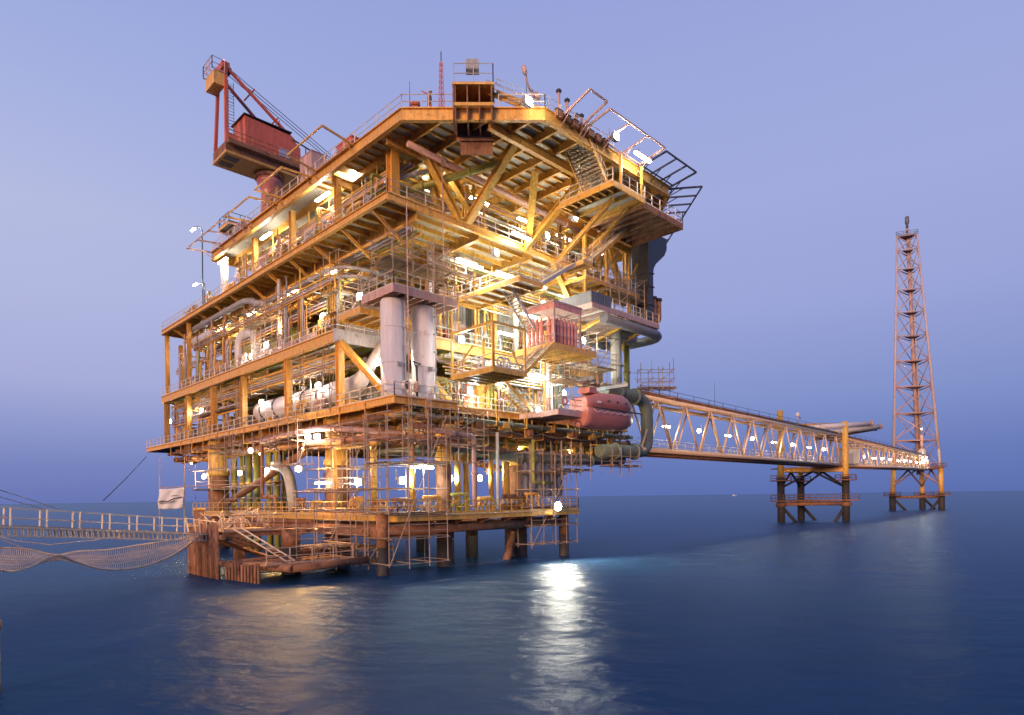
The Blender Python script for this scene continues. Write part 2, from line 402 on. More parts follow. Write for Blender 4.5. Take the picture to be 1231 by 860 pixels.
def pump(label, x, y, z, mat, axis='y', s=1.0, group=None):
    t = Thing('pump_skid', label, 'pump', (x, y, z), group)
    e = Vector((1,0,0)) if axis == 'x' else Vector((0,1,0)); f = Vector((e.y,-e.x,0)); o = Vector((x,y,z)); up = Vector((0,0,1))
    m = MB().beam(o-e*1.3*s+f*.45*s+up*.1, o+e*1.3*s+f*.45*s+up*.1, .12, .2).beam(o-e*1.3*s-f*.45*s+up*.1, o+e*1.3*s-f*.45*s+up*.1, .12, .2)
    for k in (-1.2, 0, 1.2): m.beam(o+e*k*s-f*.4*s+up*.1, o+e*k*s+f*.4*s+up*.1, .1, .16)
    t.part('base_frame', m, M['orange'])
    c = o-e*.65*s+up*.68*s
    mo = MB().lathe([(.2*s,-.6*s),(.36*s,-.58*s),(.38*s,.4*s),(.2*s,.5*s),(.07*s,.5*s),(.07*s,.8*s)], c, e, 14)
    for k in range(8): mo.ring(c+e*(-.5+.11*k)*s, e, .39*s, .025*s, 14, 4)
    t.part('motor', mo, mat)
    c = o+e*.65*s+up*.68*s
    t.part('pump_casing', MB().lathe([(.1*s,-.4*s),(.3*s,-.3*s),(.44*s,-.15*s),(.44*s,.15*s),(.25*s,.3*s),(.2*s,.55*s)], c, e, 14), M['grey'])
    t.part('pipe', MB().path([c, c+up*1.1*s, c+up*1.1*s+f*1.0*s], .13*s, 8), mat)
    return t
def cabinet(label, x, y, z, w, d, h, mat, face='-y', name='equipment_cabinet', group=None):
    t = Thing(name, label, 'cabinet', (x, y, z), group)
    t.part('body', MB().box(x-w/2,x+w/2,y-d/2,y+d/2,z+.1,z+h), mat)
    t.part('plinth', MB().box(x-w/2+.04,x+w/2-.04,y-d/2+.04,y+d/2-.04,z,z+.1), M['dark'])
    nd = max(1, round((w if face[1] == 'y' else d)/.8))
    for k in range(nd):
        if face == '-y':
            a = x-w/2+w*k/nd; b = x-w/2+w*(k+1)/nd
            o = t.part('door', MB().box(a+.03,b-.03,y-d/2-.03,y-d/2+.01,z+.16,z+h-.05), mat)
            t.part('handle', MB().box(b-.13,b-.09,y-d/2-.08,y-d/2-.028,z+h*.45,z+h*.6), M['dark'], o)
        else:
            a = y-d/2+d*k/nd; b = y-d/2+d*(k+1)/nd
            o = t.part('door', MB().box(x-w/2-.03,x-w/2+.01,a+.03,b-.03,z+.16,z+h-.05), mat)
            t.part('handle', MB().box(x-w/2-.08,x-w/2-.028,b-.13,b-.09,z+h*.45,z+h*.6), M['dark'], o)
    t.part('roof', MB().box(x-w/2-.06,x+w/2+.06,y-d/2-.06,y+d/2+.06,z+h,z+h+.06), mat)
    return t
def module(label, x0, x1, y0, y1, z0, z1, mat, name='equipment_module', rib=.45):
    """ribbed steel module or building on a deck, with door and louvres on the faces seen"""
    t = Thing(name, label, 'module', ((x0+x1)/2,(y0+y1)/2,z0))
    t.part('wall', MB().box(x0,x1,y0,y1,z0,z1), mat)
    m = MB(); k = x0+rib
    while k < x1-.1: m.box(k-.06,k+.06,y0-.07,y0-.002,z0+.1,z1-.15); k += rib
    k = y0+rib
    while k < y1-.1: m.box(x0-.07,x0-.002,k-.06,k+.06,z0+.1,z1-.15); k += rib
    t.part('corrugation', m, mat)
    t.part('roof', MB().box(x0-.15,x1+.15,y0-.15,y1+.15,z1,z1+.12), M['orange'])
    for f_ in (0, 1):
        if f_ == 0:
            c = x0+(x1-x0)*rnd.uniform(.2,.7)
            o = t.part('door', MB().box(c,c+.95,y0-.12,y0-.072,z0+.1,z0+2.15), M['grey'])
            t.part('handle', MB().box(c+.78,c+.84,y0-.18,y0-.12,z0+1.0,z0+1.15), M['dark'], o)
        else:
            c = y0+(y1-y0)*rnd.uniform(.2,.6); m = MB()
            for q in range(7): m.box(x0-.14,x0-.072,c,c+1.6,z0+1.2+q*.16,z0+1.3+q*.16)
            t.part('louvre', m, M['grey'])
    return t
def bundle(label, pts, n, r, mats, spread=(0,1,0), sp=.5, group=None, name='pipe_bundle', hang=None):
    """n parallel pipes following one route, each pipe a part, with hanger frames"""
    base = pts[0]; t = Thing(name, label, 'pipework', base, group); sv = Vector(spread)
    for k in range(n):
        off = sv*(sp*(k-(n-1)/2)); rr = r*rnd.uniform(.7,1.25)
        pp = [Vector(p)+off*(1 if i % 2 == 0 or len(pts) < 3 else 1) for i, p in enumerate(pts)]
        m = MB().path(pp, rr, 8)
        L_ = (pp[1]-pp[0]).length; d = (pp[1]-pp[0]).normalized()
        for q in range(int(L_/5)+1):
            c = pp[0]+d*min(L_-.1, 1+q*5+rnd.random()*2); m.tube(c, c+d*.09, rr*1.5, 8)
        t.part('pipe', m, mats[k % len(mats)])
    if hang:
        p, q = Vector(pts[0]), Vector(pts[1]); nh = max(2, int((q-p).length/4))
        for i in range(nh):
            m = MB(); c = p.lerp(q, (i+.5)/nh); a = c+sv*(-sp*n/2-.1); b = c+sv*(sp*n/2+.1)
            m.beam(a+Vector((0,0,-r-.08)), b+Vector((0,0,-r-.08)), .1, .12)
            for e in (a, b): m.beam(e+Vector((0,0,-r-.08)), e+Vector((0,0,hang)), .08, .08)
            t.part('hanger', m, M['orange'])
    return t
def pipe(label, pts, r, mat, flanges=True, group=None, n=10, bend=None, name='pipe_run', frame=PF):
    pts = [Vector(p) for p in pts]; m = MB().path(pts, r, n, bend)
    t = Thing(name, label, 'pipe', pts[0], group, frame); t.part('pipe', m, mat)
    if flanges:
        for p, q in zip(pts, pts[1:]):
            L_ = (q-p).length
            if L_ > r*9:
                d = (q-p).normalized()
                for k in ([.5] if L_ < 8 else [.3,.7]):
                    c = p.lerp(q, k); t.part('flange', MB().lathe([(r*.99,-.1),(r*1.35,-.1),(r*1.35,-.01),(r*1.36,.01),(r*1.35,.1),(r*.99,.1)], c, d, n), mat)
    return t
# ================================================================== SETTING
def srgb(r, g, b): return tuple(((c/255)/12.92 if c/255 < .04045 else ((c/255+.055)/1.055)**2.4) for c in (r, g, b))
W = bpy.data.worlds.new('World'); S.world = W; W.use_nodes = True
nt = W.node_tree; N, L = nt.nodes, nt.links
for n in list(N): N.remove(n)
wo = N.new('ShaderNodeOutputWorld'); bg = N.new('ShaderNodeBackground'); L.new(bg.outputs[0], wo.inputs[0])
tc = N.new('ShaderNodeTexCoord'); sx = N.new('ShaderNodeSeparateXYZ'); L.new(tc.outputs['Generated'], sx.inputs[0])
cr = N.new('ShaderNodeValToRGB'); L.new(sx.outputs['Z'], cr.inputs[0]); el = cr.color_ramp.elements
SKY = [(0.0, (92,108,182)), (.06, (104,120,192)), (.14, (126,140,206)), (.27, (150,160,216)), (.40, (161,169,221)), (.55, (155,166,220)), (.66, (144,157,215)), (1.0, (88,104,178))]
def fill(ramp, stops):
    e_ = ramp.color_ramp.elements; e_[0].position = 0; e_[0].color = (*srgb(*stops[0][1]), 1); e_[1].position = 1; e_[1].color = (*srgb(*stops[-1][1]), 1)
    for p_, c_ in stops[1:-1]: e_.new(p_).color = (*srgb(*c_), 1)
fill(cr, [(0,(104,118,180)),(.05,(120,133,191)),(.10,(143,153,205)),(.16,(168,174,217)),(.27,(178,184,224)),(.36,(181,188,226)),(.5,(163,176,224)),(.62,(148,165,219)),(1,(90,110,185))])
cr2 = N.new('ShaderNodeValToRGB'); L.new(sx.outputs['Z'], cr2.inputs[0])
fill(cr2, [(0,(92,111,175)),(.06,(106,125,187)),(.14,(131,148,204)),(.27,(155,165,217)),(.40,(161,171,221)),(.55,(156,167,220)),(.66,(148,161,218)),(1,(90,108,182))])
mr = N.new('ShaderNodeMapRange'); mr.interpolation_type = 'SMOOTHSTEP'; mr.inputs['From Min'].default_value = -.62; mr.inputs['From Max'].default_value = .1
L.new(sx.outputs['X'], mr.inputs['Value'])
wm = N.new('ShaderNodeMix'); wm.data_type = 'RGBA'; L.new(mr.outputs[0], wm.inputs['Factor'])
L.new(cr.outputs[0], wm.inputs['A']); L.new(cr2.outputs[0], wm.inputs['B'])
cl = N.new('ShaderNodeTexNoise'); cl.inputs['Scale'].default_value = 2.2; cl.inputs['Detail'].default_value = 3
mpw = N.new('ShaderNodeMapping'); mpw.inputs['Scale'].default_value = (1, 1, 4); L.new(tc.outputs['Generated'], mpw.inputs[0]); L.new(mpw.outputs[0], cl.inputs['Vector'])
cm = N.new('ShaderNodeMapRange'); cm.inputs['To Min'].default_value = .985; cm.inputs['To Max'].default_value = 1.015; L.new(cl.outputs['Fac'], cm.inputs['Value'])
sc_ = N.new('ShaderNodeVectorMath'); sc_.operation = 'SCALE'; L.new(wm.outputs['Result'], sc_.inputs[0]); L.new(cm.outputs[0], sc_.inputs['Scale'])
L.new(sc_.outputs[0], bg.inputs[0]); bg.inputs[1].default_value = 1.0

sun = bpy.data.lights.new('afterglow_sun', 'SUN'); sun.energy = 3.0; sun.angle = rad(20); sun.color = (1, .58, .33)  # warm sun lamp in place of floodlights on the neighbouring platform
so = bpy.data.objects.new('afterglow_sun', sun); COL.objects.link(so)
so.rotation_euler = Vector((.45, .86, -.17)).to_track_quat('-Z', 'Y').to_euler()

# sea
m, nt, N, L = nodes('sea_water')
out = N.new('ShaderNodeOutputMaterial'); tc = N.new('ShaderNodeTexCoord')
n1 = N.new('ShaderNodeTexNoise'); n1.inputs['Scale'].default_value = 1.15; n1.inputs['Detail'].default_value = 6; n1.inputs['Roughness'].default_value = .6
mp = N.new('ShaderNodeMapping'); mp.inputs['Scale'].default_value = (.55, 1.0, 1); mp.inputs['Rotation'].default_value = (0, 0, rad(20))
L.new(tc.outputs['Object'], mp.inputs[0]); L.new(mp.outputs[0], n1.inputs['Vector'])
n2 = N.new('ShaderNodeTexNoise'); n2.inputs['Scale'].default_value = .05; n2.inputs['Detail'].default_value = 3; L.new(mp.outputs[0], n2.inputs['Vector'])
n3 = N.new('ShaderNodeTexNoise'); n3.inputs['Scale'].default_value = .32; n3.inputs['Detail'].default_value = 3; L.new(mp.outputs[0], n3.inputs['Vector'])
hs_ = N.new('ShaderNodeMath'); hs_.operation = 'MULTIPLY_ADD'; L.new(n3.outputs['Fac'], hs_.inputs[0]); hs_.inputs[1].default_value = 3.0; L.new(n1.outputs['Fac'], hs_.inputs[2])
bp = N.new('ShaderNodeBump'); bp.inputs['Strength'].default_value = .8; bp.inputs['Distance'].default_value = .30; L.new(hs_.outputs[0], bp.inputs['Height'])
gl = N.new('ShaderNodeBsdfGlossy'); gl.inputs['Color'].default_value = (.74, .90, 1, 1); gl.inputs['Roughness'].default_value = .25; L.new(bp.outputs[0], gl.inputs['Normal'])
df = N.new('ShaderNodeBsdfDiffuse')
dm = N.new('ShaderNodeMix'); dm.data_type = 'RGBA'; dm.inputs['A'].default_value = (.012, .044, .118, 1); dm.inputs['B'].default_value = (.013, .055, .112, 1)
mr = N.new('ShaderNodeMapRange'); mr.inputs['From Min'].default_value = .38; mr.inputs['From Max'].default_value = .62; L.new(n2.outputs['Fac'], mr.inputs['Value']); L.new(mr.outputs[0], dm.inputs['Factor']); L.new(dm.outputs['Result'], df.inputs['Color'])
lw = N.new('ShaderNodeLayerWeight'); lw.inputs['Blend'].default_value = .5
pw = N.new('ShaderNodeMath'); pw.operation = 'POWER'; pw.inputs[1].default_value = 8.5; L.new(lw.outputs['Facing'], pw.inputs[0])
fr = N.new('ShaderNodeMapRange'); fr.inputs['To Min'].default_value = .025; fr.inputs['To Max'].default_value = .40; L.new(pw.outputs[0], fr.inputs['Value'])
mx = N.new('ShaderNodeMixShader'); L.new(fr.outputs[0], mx.inputs[0]); L.new(df.outputs[0], mx.inputs[1]); L.new(gl.outputs[0], mx.inputs[2]); L.new(mx.outputs[0], out.inputs[0])
sea = MB(); R = 40000
sea.add([(-R,-200,0),(R,-200,0),(R,R,0),(-R,R,0)], [(0,1,2,3)])
solo('sea', None, None, sea, m, frame=WF, kind='structure')

# ================================================================== JACKET
ORD = ['first','second','third','fourth','fifth','sixth','seventh','eighth','ninth','tenth','eleventh','twelfth','thirteenth','fourteenth','fifteenth','sixteenth','seventeenth','eighteenth','nineteenth','twentieth']
J = Thing('platform_jacket', 'rusty tubular legs and braces that carry the big platform out of the sea', 'platform legs', (8, 10, 0))
def leg(x, y, r, zt, cap=True, z0=-3):
    l = J.part('leg', MB().tube((x,y,2.2),(x,y,zt if not cap else 9.2), r, 20), M['rust'])
    J.part('wet_foot', MB().tube((x,y,z0),(x,y,2.2), r*1.02, 20), M['splash'], l)
    if cap: J.part('upper_sleeve', MB().lathe([(r*1.0,0),(r*1.12,.05),(r*1.12,.5),(r*.95,.7),(r*.95,4.6),(r*1.15,4.7),(r*1.15,5.0)], (x,y,9.2), n=20), M['amber'], l)
for a in ((1.7,12,1.1,13,True),(1.5,41,1.2,13,True),(17.5,4,1.15,13,True),(17.5,41,1.2,13,True),(-1.0,.4,.47,5,False),(20.4,0,.5,4.6,False),(13.4,6.2,.62,4.6,False),(9.3,4.8,.48,4.6,False),(15.3,17,.68,4.6,False),(-5.2,7.3,.72,3.7,False),(6.5,2.0,.7,13,True)): leg(*a)
for p, q, r in (((-1,.4,3.5),(20.4,.3,3.5),.45),((-1,.5,3.4),(1.5,41,3.4),.5),((1.7,12,3.4),(17.5,4,3.4),.45),((17.5,4,8.5),(1.7,12,13),.35),((1.5,41,5),(1.7,12,12.5),.4),((17.5,4,3),(12.5,1,-1.5),.38),((17.5,4,3.2),(17.5,41,3.2),.45),((1.5,41,3.2),(17.5,41,3.2),.45),((-5.2,7.3,1.6),(1.7,12,1.6),.35),((20.4,0,3.6),(17.5,4,3.6),.35),((-1,.4,4.3),(6.5,2,4.3),.3)):
    J.part('brace', MB().tube(p, q, r, 14), M['rust'])
for k in range(6): J.part('bracket', MB().extrude([(3+3*k,-1.2,4.2),(3+3*k,.4,4.2),(3+3*k,.4,3.5)], (.08,0,0)), M['rust'])

SD = Thing('lower_walkway', 'orange walkway with railings running low around the platform legs above the sea', 'walkway', (0,0,4.7))
SD.part('grating', MB().box(-.6,3.2,1.8,44,4.62,4.69), M['tread']); SD.part('grating', MB().box(-.6,21.5,-1.1,1.78,4.62,4.69), M['tread'])
for p, q in (((-.6,44),(-.6,-1.1)),((-.6,-1.1),(21.5,-1.1)),((21.5,-1.1),(21.5,1.8)),((3.2,1.9),(3.2,44)),((3.3,1.85),(21.5,1.85))):
    SD.part('edge_beam', MB().ibeam((*p,4.42),(*q,4.42),.25,.42,.05), M['amber'])
for k in range(26): SD.part('cross_beam', MB().beam((-.5,2.6+1.6*k,4.5),(3.1,2.6+1.6*k,4.5),.1,.2), M['orange'])
for e in ([(-.6,44,4.7),(-.6,-1.1,4.7)],[(-.6,-1.1,4.7),(21.5,-1.1,4.7),(21.5,1.8,4.7)],[(3.2,2,4.7),(3.2,44,4.7)],[(3.4,1.8,4.7),(21.5,1.8,4.7)]):
    SD.part('railing', railing(MB(), e, sp=1.4, r=.032), M['amber'])

# conductors and risers between the sea and the deck
for i, (px, x, rr) in enumerate(((282,3.2,.36),(292,3.6,.34),(300,3.2,.36),(309,3.4,.40),(324,3.4,.36),(333,3.6,.34),(341,4.6,.34))):
    c = on_left(px, 590, x); m = MB().tube((c.x,c.y,-2),(c.x,c.y,13.2), rr, 12)
    t = Thing('riser_pipe', f'yellow vertical riser pipe, {ORD[i]} from the left of the row behind the low walkway', 'pipe', (c.x,c.y,0), 'yellow risers under the deck')
    t.part('pipe', m, M['olive']); t.part('collar', MB().lathe([(rr,0),(rr*1.3,.02),(rr*1.3,.24),(rr,.26)], (c.x,c.y,8.0), n=12), M['orange'])
    t.part('guide', MB().lathe([(rr,0),(rr*1.35,.02),(rr*1.35,.3),(rr,.32)], (c.x,c.y,4.8), n=12), M['rust'])
a = on_left(330,560,1.6); b = on_left(347,568,1.6); c = on_left(354,606,1.6)
pipe('thick white pipe bending down to the low walkway beside the yellow risers', [a, b+Vector((0,0,.3)), (c.x,c.y,4.8)], .55, M['cream'], bend=2.2, n=14)
for i, (px, x, y, r) in enumerate(((532,8.6,2.6,.3),(543,9.6,2.6,.3),(594,14.6,2.4,.36),(580,13.2,3.0,.25),(420,2.2,6.5,.3),(466,2.8,1.6,.25))):
    t = Thing('support_post', ['slim orange post between low walkway and deck, left of a pair','slim orange post between low walkway and deck, right of a pair','thick orange post at right end of the low walkway','thin orange post just left of the thick one','orange post in front of the big rusty leg','thin orange post near the front corner above the walkway'][i], 'post', (x,y,4.7))
    t.part('post', MB().tube((x,y,4.7),(x,y,12.6), r, 10), M['amber']); t.part('base_plate', MB().lathe([(r*1.7,0),(r*1.7,.08),(r,.12)], (x,y,4.7), n=10), M['amber'])

# ================================================================== DECKS
L1, L2, L3, L4 = 14.2, 21.1, 30.5, 36.2
def r_(*p): return list(p)
deck('cellar_deck', 'long orange lowest deck of the platform with a projecting near corner', [(0,0),(6.5,0),(6.5,1.5),(34,1.5),(34,58),(9,58),(9,65.5),(0,65.5)], L1, .62, 0, 1.6, M['soffit'], M['orange'], M['green'],
     rails=[r_((0,65.5),(0,0),(6.5,0)), r_((7,1.5),(20,1.5))], deep=[((.4,k),(33.6,k),1.3) for k in (5,12,19,26,33,41,50)]+[((k,.6 if k < 6 else 2),(k,57),1.2) for k in (1.6,10,17.5,26,33)], jh=.4)
deck('middle_deck', 'orange middle deck of the platform, set back behind the two white columns', [(0,9),(8,9),(8,5),(34,5),(34,58),(0,58)], L2, 1.0, 0, 1.7, M['soffit'], M['orange'], M['olive'],
     rails=[r_((0,58),(0,9),(6,9)), r_((8,5),(34,5))], deep=[((.4,k),(33.6,k),1.0) for k in (19,30,39,48)], skip=(1,))
S_ = Thing('girder_casing', 'pale grey steel box girder across the front corner of the middle deck', 'girder', (4,8.6,L2))
S_.part('casing', MB().box(-.25,7.9,8.55,8.95,L2-1.08,L2+.05), M['lilac']); S_.part('stiffener', MB().box(3.9,4.0,8.5,8.55,L2-1.0,L2), M['lilac'])
deck('upper_deck', 'orange upper deck of the platform with joists showing beneath and railings', [(0,.6),(33,.6),(33,57.5),(0,57.5)], L3, .62, 1, 1.5, M['soffit'], M['orange'], M['amber'],
     rails=[r_((0,57.5),(0,.6),(7.6,.6)), r_((8.4,.6),(33,.6))], deep=[((k,.8),(k,57),1.25 if k == 3 else .95) for k in (3,10,17,24,32)], jh=.42)
H = deck('top_deck', 'broad orange topmost deck with cut corners overhanging the front on braces', [(0,38),(0,-1.5),(8,-9.2),(26,-9.2),(36.5,1.5),(36.5,38)], L4, 1.0, 0, 2.5, M['soffit'], M['orange'], M['orange'],
     rails=[r_((0,38),(0,-1.5),(3,-4.4)), r_((5.4,-6.7),(8,-9.2),(17,-9.2))], jh=.75, gw=.4)
for k in range(22):
    y = -8.2+1.05*k; s_ = span([(0,38),(0,-1.5),(8,-9.2),(26,-9.2),(36.5,1.5),(36.5,38)], 1, y)
    H.part('stringer', MB().ibeam((s_[0]+.3,y,L4-.2),(s_[1]-.3,y,L4-.2),.12,.24,.03), M['amber'])
for p, q in (((.4,1.2),(36,1.2)),((.4,10),(36,10)),((5,-6),(28,-6))): H.part('cross_girder', MB().ibeam((*p,L4-1.1),(*q,L4-1.1),.4,.75,.07), M['orange'])

FR = Thing("column_and_brace_assembly", 'orange columns and slanting braces that hold the decks of the platform apart', 'frame', (5,10,L1))
def col(x, y, z0, z1, w=.55, m='orange'):
    c = FR.part('column', MB().ibeam((x,y,z0),(x,y,z1), w, w, .07, (0,1,0)), M[m])
    FR.part('base_plate', MB().box(x-w*.75,x+w*.75,y-w*.75,y+w*.75,z0+.003,z0+.06), M[m], c)
for y in (8.9,19,30,39,48,57): col(.35,y,L1,L2-1.0,.6); 
for px, py in ((410,392),(338,430),(290,455),(250,465),(218,472)): col(3.0, on_left(px,py,3.0).y, L2, L3-1.3, .5)
col(.5,57,L2,L3-.7,.5); col(.5,48,L2,L3-.7,.45)
for x in (8.5,17,25,33): col(x,6.2,L1,L2-.5,.5); col(x,6.4,L2,L3-.9,.5)
for y, x in ((2.4,1.8),(10,1.0),(19,1.0),(28,1.0),(37,1.0)): col(x,y,L3,L4-.9,.8 if y < 5 else .5)
for px, py, y in ((560,268,3),(627,278,5),(680,305,3.5),(720,325,2),(752,340,2)):
    c = on_front(px,py,y); col(c.x, y, L3, L4-.9, .5, 'amber')
for x, y in ((12,14),(22,14),(12,28),(22,28),(32,20),(32,34)): col(x,y,L1,L3-.9,.6); col(x,y,L3,L4-.9,.5)
def brace(p, q, w=.55, m='amber'): FR.part('brace', MB().ibeam(p, q, w, w, .07), M[m])
for p, q in (((7.4,.5,L3),(3.2,0.2,L4-1)),((8.3,.4,L3),(8.2,-6,L4-.9)),((8.6,3.4,L3-.2),(6.0,3.2,L4-.8)),((13.2,2.2,L3-.3),(8.0,2.4,L4-1)),((15.6,.3,L3-.4),(16.8,-6.4,L4-.9)),((15.9,.3,L3-.4),(13.0,-3.5,L4-.9)),((24,.3,L3-.2),(24.4,-6.4,L4-.9)),((24.2,.4,L3),(28.5,.6,L4-.9)),((31.6,.6,L3),(28.6,.6,L4-.9)),
             ((0.3,8.6,L2-1.1),(.4,1.2,L1)),((7.6,8.2,L2-1.1),(6.3,.8,L1+.1)),((20,.6,L3-.4),(25,.8,L2+3)),((25,.8,L2+3),(31,.6,L3-.4)),((27,.7,L3-.6),(33,.9,L2+2))):
    brace(p, q, .6 if p[2] > 28 else .5)
for y in (3,8,13,18,23,28,33,38,43,48,53):
    FR.part('bracket', MB().ibeam((.2,y,L3-.6),(3.0,y,L3-2.4),.2,.26,.04), M['orange'])
pipe('long pale pipe running under the top deck behind the slanting braces', [(1.5,-.2,L4-1.6),(14,.0,L4-1.9),(25,.4,L4-2.0)], .26, M['pink'])
pipe('pale pipe slanting beside the front brace under the top deck', [(1.6,3.4,L3+2.4),(6.5,1.4,L3+4.6)], .2, M['lilac'])
pipe('second pale pipe slanting below the chamfered corner of the top deck', [(2.4,4.2,L3+1.6),(9.4,-3.2,L4-1.3)], .3, M['olive'])

# raised fire-monitor box over the cut corner
FB = Thing('corner_box', 'raised ribbed brown steel box standing on the cut corner of the top deck', 'steel box', (4.2,-5.0,L4))
e = Vector((.72,-.69,0)); n_ = Vector((-.69,-.72,0)); o = Vector((3.0,-4.3,0))
def bx(a, b, c, d, z0, z1): return MB().prism([(o+e*p+n_*q).to_tuple()[:2] for p, q in ((a,c),(b,c),(b,d),(a,d))], z0, z1)
FB.part('roof', bx(-.15,3.1,-1.6,.9,L4+1.35,L4+1.49), M['orange'])
for k in range(4): FB.part('rib', bx(.02+k*.93,.12+k*.93,-1.5,.78,L4-1.3,L4+1.34), M['rust'])
FB.part('back_panel', bx(.0,2.95,-1.62,-1.52,L4-1.6,L4+1.34), M['rust']); FB.part('sill', bx(-.1,3.05,.6,.86,L4-.25,L4+.0), M['orange'])
FB.part('side_panel', bx(-.12,.0,-1.5,.86,L4-1.2,L4+1.34), M['rust'])
FB.part('lower_panel', bx(.3,2.9,-1.9,-1.7,L4-2.6,L4-.4), M['rust'])
FB.part('railing', railing(MB(), [o+e*k+n_*.8+Vector((0,0,L4+1.49)) for k in (0,3.0)]+[o+e*3.0-n_*1.5+Vector((0,0,L4+1.49))], 1.5), M['lilac'])
t = stair('sloping orange ramp stair coming down from the raised corner box', (8.6,-9.0,L4+.05), (5.4,-6.5,L4+1.4), .8, (-.62,.78,0), rmat=M['lilac'])
FB.part('basket', MB().prism([(o+e*a_+n_*.3).to_tuple()[:2] for a_ in (.9,1.9)]+[(o+e*a_-n_*.4).to_tuple()[:2] for a_ in (1.9,.9)], L4+2.9, L4+3.7), M['grey'])

# lattice mast, monitors, posts, person and drum on the top deck
def mast(label, x, y, z, h, w=.32, mat='red', tip=True):
    t = Thing('lattice_mast', label, 'mast', (x,y,z)); m = MB()
    cs = [(-w/2,-w/2),(w/2,-w/2),(w/2,w/2),(-w/2,w/2)]
    for a_, b_ in cs: m.tube((x+a_,y+b_,z),(x+a_*.5,y+b_*.5,z+h),.03,4)
    k = 0; st = w*1.4
    while k*st < h-st:
        f0, f1 = 1-.5*k*st/h, 1-.5*(k+1)*st/h
        for i in range(4):
            a_, b_ = cs[i], cs[(i+1) % 4]; m.tube((x+a_[0]*f0,y+a_[1]*f0,z+k*st),(x+b_[0]*f1,y+b_[1]*f1,z+(k+1)*st),.02,4)
        k += 1
    t.part('lattice', m, M[mat])
    if tip: t.part('antenna', MB().tube((x,y,z+h),(x,y,z+h+.8),.04,5), M['dark'])
    return t
p = at_depth(531,133,49.0); loc = PF.inverted() @ p
mast('short red lattice mast beside the raised corner box', loc.x, loc.y, L4, 3.6)
def whip(label, x, y, z, h, frame=PF): 
    t = Thing('whip_antenna', label, 'antenna', (x,y,z), None, frame); t.part('rod', MB().tube((x,y,z),(x,y,z+h),.035,5,.015), M['dark']); t.part('mount', MB().tube((x,y,z),(x,y,z+.35),.07,6), M['grey'])
whip('thin whip antenna on the top deck railing left of the raised box', .7,-1.6,L4,2.4)
whip('thin whip antenna right of the raised corner box', 7.2,-8.0,L4,3.0)
t = Thing('drum', 'small red drum lying on the corner of the top deck beside the worker', 'drum', (1.5,-1.2,L4))
t.part('barrel', MB().lathe([(.4,0),(.42,.02),(.42,1.05),(.4,1.07)], (1.5,-1.2,L4+.1), n=16), M['red']); m = MB()
for k in (.3,.75): m.ring((1.5,-1.2,L4+.1+k),(0,0,1),.43,.03,16,4)
t.part('hoop', m, M['dark'])
def person(label, x, y, z, rz, mat):
    t = Thing('person', label, 'person', (x,y,z), None, PF, rz)
    V_ = [(0,0,.95,.15,.12),(0,0,1.2,.16,.11),(0,.04,1.42,.17,.10),(0,.08,1.52,.06,.06),(0,.11,1.62,.085,.10),(0,.12,1.72,.08,.09),
          (.10,0,.9,.10,.10),(.12,-.05,.5,.07,.07),(.12,.05,.08,.05,.06),(.12,-.1,.04,.04,.035),(-.10,0,.9,.10,.10),(-.13,.1,.5,.07,.07),(-.13,.15,.08,.05,.06),(-.13,.0,.04,.04,.035),
          (.22,.04,1.40,.06,.06),(.36,-.12,1.46,.05,.05),(.48,-.34,1.60,.04,.04),(.52,-.42,1.64,.035,.03),(-.22,.04,1.38,.06,.06),(-.28,.0,1.12,.05,.05),(-.2,-.2,1.02,.04,.04),(-.18,-.28,1.02,.035,.03)]
    E_ = [(0,1),(1,2),(2,3),(3,4),(4,5),(0,6),(6,7),(7,8),(8,9),(0,10),(10,11),(11,12),(12,13),(2,14),(14,15),(15,16),(16,17),(2,18),(18,19),(19,20),(20,21)]
    def skin(name, verts, edges, g, mt):
        me = bpy.data.meshes.new(name); me.from_pydata([v[:3] for v in verts], edges, []); me.materials.append(mt)
        o = bpy.data.objects.new(name, me); COL.objects.link(o); o.parent = t.o
        md = o.modifiers.new('skin', 'SKIN'); ss = o.modifiers.new('sub', 'SUBSURF'); ss.levels = ss.render_levels = 1
        for i, v in enumerate(verts): me.skin_vertices[0].data[i].radius = (v[3]*g, v[4]*g)
        me.skin_vertices[0].data[0].use_root = True
        return o
    skin('body', V_, E_, 1, M['skin'])
    keep = [0,1,2,6,7,8,10,11,12,14,15,16,18,19,20]; ix = {k: i for i, k in enumerate(keep)}
    skin('coverall', [V_[k] for k in keep], [(ix[a_],ix[b_]) for a_, b_ in E_ if a_ in ix and b_ in ix], 1.15, mat)
    t.part('helmet', MB().lathe([(.15,0),(.13,.02),(.125,.08),(.08,.15),(.01,.17)], (0,.11,1.68), n=12), M['cream'], local=True)
    for s_ in (.12,-.13): t.part('boot', MB().box(s_-.05,s_+.05,-.17 if s_ > 0 else -.07,.08 if s_ > 0 else .2,0,.1), M['dark'], local=True)
person('worker in dark red coverall and pale helmet reaching up beside the corner box', 1.95,-2.45,L4, rad(200), M['red'])
